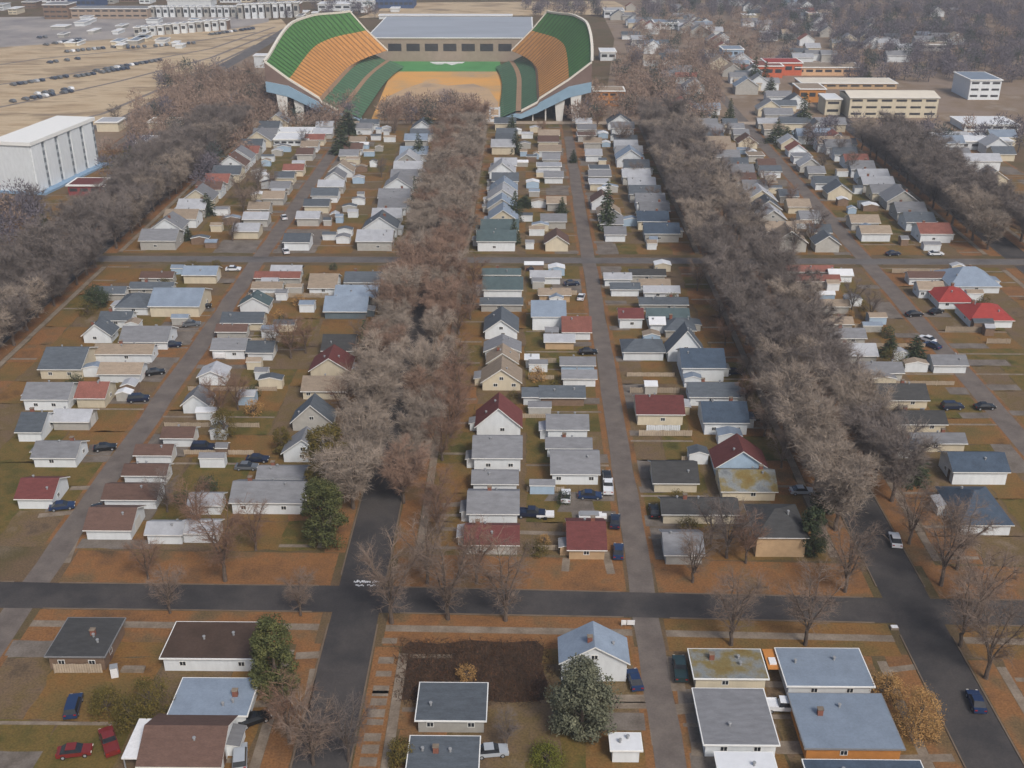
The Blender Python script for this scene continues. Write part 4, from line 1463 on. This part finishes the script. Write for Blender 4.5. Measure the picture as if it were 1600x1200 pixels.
# weeds of the vacant lot, ground cover nobody could count
mb = MB()
for _ in range(5200):
    x, y = 739 + 112 * rt.uniform(-1, 1) * (.85 + .3 * rt.random()), 1050 + 47 * rt.uniform(-1, 1) * (.85 + .3 * rt.random())
    X, D = G(x, y)
    p = AV(X, D, .02)
    for _k in range(2):
        d = Vector((rt.gauss(0, .4), rt.gauss(0, .4), rt.uniform(.2, .45)))
        s_ = Vector((rt.gauss(0, 1), rt.gauss(0, 1), 0)).normalized() * .06
        mb.poly([p - s_, p + s_, p + d], 0 if rt.random() < .7 else 1)
tag(link('dry_weeds', mb.mesh('dry_weeds', [surf('dead_weeds', S(70, 56, 45), .25, .5), surf('rust_weeds', S(92, 66, 48), .2, .5)])), 'dead brown weeds filling the vacant lot', None, None, 'stuff')

# far woods and scrub: one mass of twig clumps
def scrub(name, label, regions, mats, seed):
    q = random.Random(seed)
    mb = MB()
    for x0, x1, y0, y1, n, mi in regions:
        for _ in range(n):
            x = q.uniform(x0, x1)
            a, b = G(x, y1)[1], G(x, y0)[1]
            D = q.uniform(a, b)
            X = G(x, PROJ(0, D)[1])[0]
            h, r = q.uniform(6, 12), q.uniform(2.6, 4.8)
            p = AV(X, D)
            m = mi if q.random() < .75 else q.randrange(len(mats))
            mb.tube([p, p + Vector((0, 0, h * .6))], [.25, .1], 3, m)
            for _k in range(230):
                d = Vector((q.gauss(0, 1), q.gauss(0, 1), q.gauss(0, 1))).normalized() * q.random() ** .4
                c_ = p + Vector((d.x * r, d.y * r, h * .58 + d.z * h * .42))
                u = (d + Vector((q.gauss(0, .5), q.gauss(0, .5), q.gauss(.3, .5)))).normalized() * q.uniform(.8, 1.9)
                s_ = u.cross(Vector((q.gauss(0, 1), q.gauss(0, 1), q.gauss(0, 1)))).normalized() * .17
                mb.poly([c_ - s_, c_ + s_, c_ + u], m)
    return tag(link(name, mb.mesh(name, mats)), label, None, None, 'stuff')


FARW = [surf('far_grey_twigs', S(104, 98, 104), .2, .06), surf('far_brown_twigs', S(142, 122, 108), .2, .06), surf('far_evergreen', S(66, 76, 70), .2, .06)]
scrub('woodland', 'far bare woods on the rising ground right of the stadium', [(1000, 1620, -6, 30, 420, 0), (1180, 1620, 20, 70, 330, 0), (1300, 1620, 55, 130, 240, 0), (985, 1240, 30, 110, 150, 1), (960, 1120, 100, 200, 120, 1), (1030, 1300, -6, 14, 90, 2), (1340, 1540, 40, 100, 30, 2), (1240, 1600, 205, 240, 30, 0)], FARW, 5)
scrub('scrub', 'bare scrub trees between the rail yard and the stadium', [(250, 420, 118, 190, 110, 1), (200, 420, 170, 250, 90, 1), (165, 340, 235, 312, 50, 0), (400, 560, 170, 205, 40, 1), (600, 760, 176, 196, 60, 1), (860, 1000, 150, 200, 40, 1), (820, 940, 5, 28, 50, 0), (440, 600, 14, 28, 18, 0), (-100, 60, 325, 400, 45, 0)], FARW, 6)

# far houses right of the stadium
rf_ = random.Random(77)
NF = 0
for y0, y1, x0, x1, n in ((4, 30, 980, 1300, 26), (40, 110, 1000, 1200, 26), (20, 80, 1300, 1540, 14), (30, 60, 960, 1300, 34), (60, 100, 960, 1420, 36), (100, 150, 985, 1180, 22), (150, 195, 980, 1250, 16), (225, 300, 1420, 1570, 10), (130, 175, 1180, 1260, 8), (195, 240, 1230, 1330, 8)):
    for _ in range(n):
        x, y = rf_.uniform(x0, x1), rf_.uniform(y0, y1)
        X, D = G(x, y)
        if any(abs(X - v) < 12 for v in (RA, FA, AR)) or (1280 < x < 1480 and 135 < y < 190):
            continue
        roof, wall = rf_.choice('gslbtrgsg'), rf_.choice('wwcg')
        k = rf_.choice('LLG')
        w, d = rf_.uniform(8, 14), rf_.uniform(7, 9)
        hseed += 1
        make_house('house', 'house', f'far {WALL_WORD[wall]} house with {ROOF_WORD[roof]} {TYPE[k]} roof among bare trees near the stadium', f'far {WALL_WORD[wall]} houses with {ROOF_WORD[roof]} {TYPE[k]} roofs', X, D, w, d, rf_.uniform(2.8, 4.5), k, d * .25 if k == 'L' else w * .33, roof, wall, hseed, 0)
        NF += 1

# ------------------------------------------------------------------ vehicles
PAINT = {'white': S(214, 216, 218), 'silver': S(160, 166, 172), 'black': S(26, 27, 30), 'blue': S(34, 52, 84), 'navy': S(30, 38, 58), 'green': S(36, 54, 56), 'red': S(112, 40, 38), 'grey': S(96, 100, 104), 'slate': S(62, 70, 84)}
PM = {k: surf('car_paint_' + k, c, .05, 1, rough=.25, spec=.5) for k, c in PAINT.items()}
TYRE = surf('tyre_rubber', S(28, 28, 28), .1, 3)
LAMP = surf('lamp_lens', S(210, 206, 196), .05, 2, rough=.2)
TAIL = surf('tail_lens', S(150, 30, 28), .05, 2, rough=.2)
FORMS = {  # side profile: lower body outline, then greenhouse
    'car': (4.5, 1.76, [(-2.25, .35), (2.2, .35), (2.25, .62), (2.1, .8), (1.0, .93), (-1.5, .95), (-2.2, .92)], [(1.0, .93), (.3, 1.42), (-1.0, 1.44), (-1.75, .95)]),
    'suv': (4.7, 1.86, [(-2.35, .4), (2.3, .4), (2.35, .75), (2.2, 1.0), (1.2, 1.1), (-2.3, 1.1)], [(1.2, 1.1), (.6, 1.72), (-2.0, 1.74), (-2.3, 1.1)]),
    'pickup': (5.5, 1.9, [(-2.75, .5), (2.7, .5), (2.75, .85), (2.6, 1.08), (1.5, 1.16), (-2.75, 1.12)], [(1.5, 1.16), (.85, 1.78), (-.5, 1.8), (-.7, 1.14)]),
}
whm = MB()
prof = [(math.cos(a) * .33, math.sin(a) * .33) for a in [2 * math.pi * k / 12 for k in range(12)]]
whm.prism(prof, -.11, .11, axis='y')
rm = MB()
rm.prism([(u * .6, z * .6) for u, z in prof], -.125, .125, axis='y')
TYREM, RIMM = whm.mesh('tyre', [TYRE]), rm.mesh('rim', [METAL])


def car_proto(form, paint):
    L, W, low, top = FORMS[form]
    root = link(form, None)
    b = MB()
    b.prism(low, -W / 2, W / 2, axis='y')
    # roof plate of the greenhouse
    a, bb, c_, d_ = top
    ti = W / 2 - .2
    b.prism([bb, c_, (c_[0], c_[1] + .05), (bb[0], bb[1] + .05)], -ti, ti, axis='y')
    if form == 'pickup':
        b.box(-2.7, -.75, -W / 2, -W / 2 + .1, 1.1, 1.3)
        b.box(-2.7, -.75, W / 2 - .1, W / 2, 1.1, 1.3)
        b.box(-2.75, -2.65, -W / 2, W / 2, 1.1, 1.3)
    link('body', b.mesh('body', [PM[paint]]), root)
    g_ = MB()
    lo, hi = W / 2 - .04, W / 2 - .22
    P = [(a[0], a[1]), (bb[0], bb[1]), (c_[0], c_[1]), (d_[0], d_[1])]
    Lq = [(P[0][0], -lo, P[0][1]), (P[1][0], -hi, P[1][1]), (P[2][0], -hi, P[2][1]), (P[3][0], -lo, P[3][1])]
    Rq = [(x, -y, z) for x, y, z in Lq]
    g_.poly(Lq[::-1])
    g_.poly(Rq)
    for i in range(3):
        g_.poly([Lq[i], Lq[i + 1], Rq[i + 1], Rq[i]][::-1])
    link('windows', g_.mesh('windows', [GLASS]), root)
    r_ = L * .31
    for sx in (-r_, r_):
        for sy in (-1, 1):
            w_ = link('wheel', TYREM, root, (sx, sy * (W / 2 - .1), .33))
            link('rim', RIMM, w_)
    hl = MB()
    hl.box(-.04, .04, -.16, .16, -.07, .07)
    hlm = hl.mesh('headlight', [LAMP])
    tl = hl.mesh('tail_light', [TAIL])
    for sy in (-1, 1):
        link('headlight', hlm, root, (L / 2 - .03, sy * W * .36, low[2][1] + .08))
        link('tail_light', tl, root, (-L / 2 + .0, sy * W * .36, low[-1][1] - .12))
    return root


PROTO = {}
# form paint foot-pixel heading(0 along the avenues, 90 across) label
CARS = '''
car white 1398 851 8|white car driving down the right avenue past bare trees
car blue 1524 1104 5|dark blue car parked on the right avenue at the lower right edge
pickup green 1062 1054 2|dark green pickup parked beside the mossy roofed house
car blue 991 1070 -8|dark blue car parked beside the white-walled gable house
car silver 768 1182 82|silver sedan parked beside the lowest slate roof
pickup white 1222 1112 92|white and grey pickup parked between the flat grey roofs
suv silver 376 1192 -12|silver car parked right of the brown flat roof
car black 398 1132 60|black car with bright windscreen below the blue-grey flat roof
suv blue 116 1112 -10|blue car with shiny roof parked on grass above the shrub
pickup red 172 1168 -30|red truck under repair beside the white-edged brown roof
car red 118 1182 80|low red car parked left of the red truck
car black 155 804 -32|black car parked at the edge of the left alley by the brown garage
car blue 98 798 75|blue car parked on the pad below the maroon house
suv navy 217 630 80|navy truck parked at the alley end of the faded red house
car black 165 706 75|black car on the pad beside the white-walled corner house
suv navy 318 706 90|navy suv parked behind the brown garages
car navy 403 724 90|navy car parked left of the low grey roof
car grey 386 736 90|grey car parked on the path by the low grey roof
car black 372 556 80|black car parked between garage roofs by the left alley
car navy 270 545 80|dark car parked on the lawn strip beside the left alley
car black 318 484 80|black car beside the blue-grey house by the left alley
car grey 300 512 80|grey car on the lawn above the dark parked one
car black 243 588 70|black car below the white garage beside the left alley
car white 365 426 85|white car parked beside the upper cross street
car white 884 782 3|white car parked on the gravel pad behind the middle houses
car blue 922 781 92|blue car with white bumper parked on the gravel pad
pickup navy 829 810 92|navy pickup parked behind the grey house beside a white trailer
car navy 961 822 6|navy car with white hood beside the middle alley
car blue 966 869 5|blue car parked right of the maroon garage
car black 948 752 0|black car parked beside the white-walled grey garage
pickup white 950 768 3|white pickup parked at the middle alley
car black 1022 806 0|black car parked at the alley end of the long low house
suv black 1183 660 88|black suv parked right of the slate house
car navy 1148 588 85|navy car parked in the verge beside the dark elm belt
car silver 1252 774 88|silver car parked below the maroon front gable
car navy 833 425 70|dark truck under the trees beside the upper crossroad
car navy 893 449 80|navy van beside the beige roofed garage
car white 908 470 10|white car beside the middle alley near the upper crossroad
car black 919 556 85|black car under white cover by the middle alley
car black 1428 497 80|black car beside the red roofs right of the right alley
car black 1462 493 60|black car with white side parked at the right alley
car white 1448 536 -38|white car parked at the right alley beside the broad spruce
car blue 1456 546 -38|blue car parked behind the white one at the right alley
suv navy 1487 642 85|navy suv parked on the lawn behind the charcoal roof
car black 1538 642 85|black car at the right edge lawn
car navy 1395 402 80|dark car parked above the upper cross street near the right alley
car white 1462 402 88|white car parked above the upper cross street at the right
car white 447 398 -20|white car beside the left alley above the upper crossroad
car navy 452 388 -20|navy car parked behind the white one above the upper crossroad
car silver 460 376 -20|silver car parked highest beside the left alley
car white 444 345 -20|white car on the left alley edge among grey roofs
car white 572 194 90|white van by the stadium left stand foot
car silver 1245 320 -35|silver car parked along the right alley in the upper block
car white 1238 307 -35|white car parked ahead of the silver one on the right alley
car white 1268 338 -35|white car parked nearest on the upper right alley
car black 1182 264 -20|black car at a garage on the upper right alley
'''
CW = []
for line in CARS.strip().splitlines():
    a, label = line.split('|')
    form, paint, x, y, hd = a.split()
    key = (form, paint)
    if key not in PROTO:
        o = PROTO[key] = car_proto(form, paint)
    else:
        o = copy_tree(PROTO[key])
    X, D = G(float(x), float(y) - 3)
    o.location = AV(X, D, .05)
    o.rotation_euler = (0, 0, AVE_RZ + R(90 - float(hd)))
    tag(o, label, {'car': 'car', 'suv': 'car', 'pickup': 'pickup truck'}[form])
    o.name = {'car': 'parked_car', 'suv': 'suv', 'pickup': 'pickup_truck'}[form]

# rows of dark vehicles in the rail yard, far off
fv = MB()
fv.prism([(-2.4, .3), (2.4, .3), (2.4, .8), (1.3, 1.0), (.7, 1.6), (-1.6, 1.6), (-2.4, .95)], -.95, .95, axis='y')
FV = [fv.mesh('yard_vehicle', [PM[k]]) for k in ('slate', 'grey', 'silver', 'white')]
rv = random.Random(3)
for pts in ([(20, 160), (118, 143)], [(20, 134), (110, 120)], [(120, 121), (205, 107)], [(150, 112), (270, 92)], [(60, 148), (120, 139)], [(66, 72), (130, 62)], [(105, 82), (208, 72)], [(200, 76), (310, 68)], [(62, 60), (80, 58)], [(330, 55), (400, 45)], [(70, 100), (130, 92)]):
    a, b = G(*pts[0]), G(*pts[1])
    L = math.hypot(b[0] - a[0], b[1] - a[1])
    hd_ = math.atan2(b[1] - a[1], b[0] - a[0])
    n = int(L / 3.4)
    for k in range(n):
        if rv.random() < .16:
            continue
        f = (k + rv.uniform(-.1, .1)) / n
        o = link('yard_vehicle', rv.choice(FV[:2] if rv.random() < .7 else FV), None, AV(a[0] + (b[0] - a[0]) * f, a[1] + (b[1] - a[1]) * f + rv.uniform(-.5, .5), .05), AVE_RZ + hd_ + math.pi / 2 + rv.uniform(-.1, .1))
        tag(o, 'small dark vehicle parked in a row on the tan rail yard', 'vehicle', 'vehicles parked in rows in the rail yard')

# ------------------------------------------------------------------ fences, trailers, sheds and small things
WOODF = surf('weathered_fence', S(160, 146, 128), .15, 1, obj_rand=.2)
FENCEM = {}


def fence(label, X0, D0, X1, D1, h=1.3, group=None, mt=WOODF):
    L = round(math.hypot(X1 - X0, D1 - D0))
    key = (L, h, mt.name)
    if key not in FENCEM:
        b = MB()
        x = 0.0
        while x < L - .1:
            b.box(x + .02, min(L, x + .34), -.02, .02, .1, h + .04 * math.sin(x * 3))
            x += .37
        p = MB()
        p.box(-.05, .05, -.1, -.02, 0, h + .15)
        FENCEM[key] = (b.mesh('boards', [mt]), p.mesh('post', [mt]))
    root = thing('wooden_fence', label, 'fence', X0, D0, math.atan2(D1 - D0, X1 - X0), group)
    link('boards', FENCEM[key][0], root)
    k = 0
    while k <= L:
        link('post', FENCEM[key][1], root, (k, 0, 0))
        k += 5
    return root


rf2 = random.Random(12)
for text, X, s, D0, D1, inner in (('right of the left alley', AL, 1, near_D(AL, True) + 14, D_UP0 - 4, 30), ('left of the left alley', AL, -1, 200, D_UP0 - 4, 30), ('left of the middle alley', AM, -1, near_D(AM, True) + 12, D_UP0 - 4, 22),
                                  ('right of the middle alley', AM, 1, near_D(AM, True) + 16, D_UP0 - 4, 20), ('left of the right alley', AR, -1, 215, D_UP0 - 4, 20), ('right of the right alley', AR, 1, 250, D_UP0 - 4, 22)):
    D, i = D0, 0
    while D < D1:
        xa, xb = X + s * (4.5 if rf2.random() < .5 else 12), X + s * rf2.uniform(inner * .7, inner)
        if not any(abs((xa + xb) / 2 - hx) < (w_ + abs(xb - xa)) / 2 and hd0 - .6 < D < hd0 + hd1 + .6 for hx, hd0, w_, hd1 in HOUSES):
            fence(f'pale board fence, {nth(i)} from the near end, {text}', min(xa, xb), D, max(xa, xb), D, rf2.choice((1.1, 1.4)), 'board fences between the back yards')
            i += 1
        D += rf2.uniform(7, 12)
for (x0, x1, y, txt, mt, h) in ((1010, 1062, 675, 'white board fence before the maroon beige-walled house', WALL['w'], 1.6), (86, 166, 1052, 'weathered panel fence before the charcoal-roofed corner house', WOODF, 1.7)):
    a, b = G(x0, y), G(x1, y)
    fence(txt, a[0], a[1], b[0], b[1], h, None, mt)


SHEDM = {}
rs = random.Random(41)
for text, X, s_, D0, D1 in (('right of the left alley', AL, 1, near_D(AL, True) + 16, D_UP0 - 6), ('left of the left alley', AL, -1, 205, D_UP0 - 6), ('left of the middle alley', AM, -1, near_D(AM, True) + 14, D_UP0 - 6),
                            ('right of the middle alley', AM, 1, near_D(AM, True) + 18, D_UP0 - 6), ('left of the right alley', AR, -1, 220, D_UP0 - 6), ('right of the right alley', AR, 1, 255, D_UP0 - 6),
                            ('past upper street by the left alley', AL, 1, D_UP1 + 8, D_END - 20), ('past upper street by the middle alley', AM, -1, D_UP1 + 8, D_END - 20), ('past upper street by the right alley', AR, -1, D_UP1 + 8, D_END - 20),
                            ('past upper street, outer side of left alley', AL, -1, D_UP1 + 8, D_END - 20), ('past upper street, far side of middle alley', AM, 1, D_UP1 + 8, D_END - 20), ('past upper street, outer side of right alley', AR, 1, D_UP1 + 8, D_END - 20)):
    D, i, j = D0, 0, 0
    while D < D1:
        x = X + s_ * rs.uniform(8, 24)
        free = not any(abs(x - hx) < w_ / 2 + 2 and hd0 - 2 < D < hd0 + hd1 + 2 for hx, hd0, w_, hd1 in HOUSES)
        if free and rs.random() < .66:
            wl = rs.choice('wwgcbn')
            hseed += 1
            make_house('garden_shed', 'shed', f'small {WALL_WORD[wl]} shed, {nth(i)} along, {text}', 'garden sheds in the back yards', x, D, rs.uniform(2.2, 5.6), rs.uniform(2, 3.4), rs.uniform(1.7, 2.2), rs.choice('LG'), .6, rs.choice('glstbw'), wl, hseed, 0, .15)
            i += 1
        elif free and D < D_UP0:
            k = rs.randrange(3)
            if k not in SHEDM:
                t_, c_ = leaf_tree(300 + k, 2.4, 1.7, 900, .3, .02)
                SHEDM[k] = (t_.mesh('stem', [BARK]), [c_.mesh('foliage', [mt_]) for mt_ in (OLIVELEAF, SPRUCE, TANLEAF)])
            z_ = rs.randrange(3)
            o = thing('shrub', f'{("olive", "dark green", "dry tan")[z_]} yard shrub, {nth(j)} along, {text}', 'shrub', x, D, rs.uniform(0, 6), 'shrubs in the back yards')
            sc_ = rs.uniform(.7, 1.3)
            link('stem', SHEDM[k][0], o).scale = (sc_,) * 3
            link('foliage', SHEDM[k][1][z_], o).scale = (sc_,) * 3
            j += 1
        D += rs.uniform(3, 5.5)


def small(name, cat, label, x, y, boxes, mats, rz=0, z=0.0):
    X, D = G(x, y)
    root = thing(name, label, cat, X, D, rz, None, z)
    for nm, mt, bxs in boxes:
        m = MB()
        for b_ in bxs:
            m.box(*b_)
        link(nm, m.mesh(nm, [mats[mt]]), root)


M_ = {'w': WHITEPAINT, 't': TYRE, 'b': PM['navy'], 'g': METAL, 'c': CONC, 'o': WALL['o'], 'r': PM['red']}
small('utility_trailer', 'trailer', 'white flat trailer behind the navy pickup', 852, 808, [('deck', 'w', [(-1.6, 1.6, -.9, .9, .5, .9)]), ('wheel', 't', [(-.3, .3, -1.05, -.85, 0, .6)]), ('wheel', 't', [(-.3, .3, .85, 1.05, 0, .6)]), ('hitch', 'g', [(-2.6, -1.6, -.08, .08, .5, .6)])], M_)
small('boat_trailer', 'boat', 'white covered boat on a trailer behind the maroon garage', 925, 813, [('hull', 'w', [(-2.4, 1.8, -.9, .9, .5, 1.3), (1.8, 2.6, -.5, .5, .6, 1.25)]), ('cover', 'g', [(-2.2, 1.2, -.7, .7, 1.3, 1.6)]), ('wheel', 't', [(-.4, .3, -1.05, -.88, 0, .6)]), ('wheel', 't', [(-.4, .3, .88, 1.05, 0, .6)])], M_)
small('bench_sign', 'sign', 'white twin-panel board beside the near cross street at the alley mouth', 981, 979, [('panel', 'w', [(-1.05, -.25, -.05, .05, .35, 1.2)]), ('panel', 'w', [(-.15, 1.05, -.05, .05, .35, 1.2)]), ('post', 'g', [(-1.0, -.9, -.04, .04, 0, .35)]), ('post', 'g', [(.9, 1.0, -.04, .04, 0, .35)])], M_)
small('camper_trailer', 'trailer', 'white camper van shell above the maroon garage', 838, 626, [('body', 'w', [(-2.3, 2.3, -1, 1, .5, 2.2)]), ('window', 'b', [(-1, 1, -1.03, -.99, 1.2, 1.8)]), ('wheel', 't', [(-.4, .4, -1.08, -.9, 0, .65)])], M_)
small('utility_box', 'box', 'white square utility roof box rising from the dark elm belt', 1272, 690, [('cabinet', 'w', [(-.9, .9, -.5, .5, 8.2, 9.2)]), ('pole', 'g', [(-.12, .12, -.12, .12, 0, 8.2)])], M_)
small('wood_pile', 'pile', 'heap of beige boards behind the charcoal-roofed corner house', 209, 1048, [('board', 'c', [(-1.8, 1.6, -.5, .5, 0, .35)]), ('board', 'c', [(-1.5, 1.7, -.4, .45, .35, .6)])], M_)
small('storage_box', 'box', 'upright white box leaning beside the charcoal-roofed corner house', 180, 1056, [('body', 'w', [(-.5, .5, -.5, .5, 0, 1.7)]), ('lid', 'g', [(-.55, .55, -.55, .55, 1.7, 1.8)])], M_, .3)
small('garden_canopy', 'canopy', 'orange canopy with white peak between the mossy roof and the flat roof', 1203, 1046, [('post', 'g', [(-.8, -.7, -1.2, -1.1, 0, 1.8)]), ('post', 'g', [(.7, .8, 1.1, 1.2, 0, 1.8)]), ('canopy', 'o', [(-.9, .9, -2.2, 2.2, 1.8, 2.0)]), ('peak', 'w', [(-.5, .5, -1.4, 0, 2.0, 2.25)])], M_)
small('propane_tank', 'tank', 'white rounded tank beside the black car at the left alley', 345, 560, [('shell', 'w', [(-1.4, 1.4, -.8, .8, .4, 1.9), (-1.1, 1.1, -.95, .95, .6, 1.7)]), ('leg', 'g', [(-1, -.8, -.5, .5, 0, .4)]), ('leg', 'g', [(.8, 1, -.5, .5, 0, .4)])], M_)
small('kerb_block', 'block', 'pale concrete block at the right avenue corner', 1397, 982, [('slab', 'c', [(-.6, .6, -.45, .45, 0, .35)]), ('cap', 'w', [(-.5, .5, -.35, .35, .35, .42)])], M_)
small('porch_roof', 'awning', 'white lean-to strip roof along the left side of the brown roof', 214, 1205, [('roof', 'w', [(-1.6, .9, -.3, 7, 2.3, 2.5)]), ('post', 'g', [(-1.5, -1.35, 0, .15, 0, 2.3)]), ('post', 'g', [(-1.5, -1.35, 6.5, 6.65, 0, 2.3)])], M_)
BK = 0
for _ in range(34):
    Xa = rt.choice((AL, AL, AM, AM, AR, AR, -180 + 8))
    x, d = Xa + rt.choice((-1, 1)) * rt.uniform(7, 26), rt.uniform(D_UP1 + 10, D_END - 8)
    w_ = rt.choice('wrg')
    plant('yard_tree', 'tree', f'bare {dict(w="taupe", r="russet", g="grey")[w_]} yard tree among the roofs beyond the upper cross street', rt.choice(SPARSE[w_]), x, d, rt.uniform(.6, .95), 1, rt.uniform(0, 6.28), f'bare {dict(w="taupe", r="russet", g="grey")[w_]} yard trees beyond the upper cross street')
print('trees', NTREE, 'far houses', NF, 'objects', len(bpy.data.objects))

# ------------------------------------------------------------------ thin autumn haze over the whole town
mb = MB()
mb.box(-3100, 3100, -300, 5100, -1, 110)
hz = tag(link('haze', mb.mesh('haze', [])), None, None, None, 'stuff')
hm_ = bpy.data.materials.new('haze')
hm_.use_nodes = True
t = hm_.node_tree
t.nodes.remove(t.nodes['Principled BSDF'])
pv = t.nodes.new('ShaderNodeVolumePrincipled')
pv.inputs['Color'].default_value = (0.86, 0.88, 0.92, 1)
pv.inputs['Density'].default_value = 0.00027
pv.inputs['Anisotropy'].default_value = 0.2
t.links.new(pv.outputs[0], t.nodes['Material Output'].inputs['Volume'])
hz.data.materials.append(hm_)
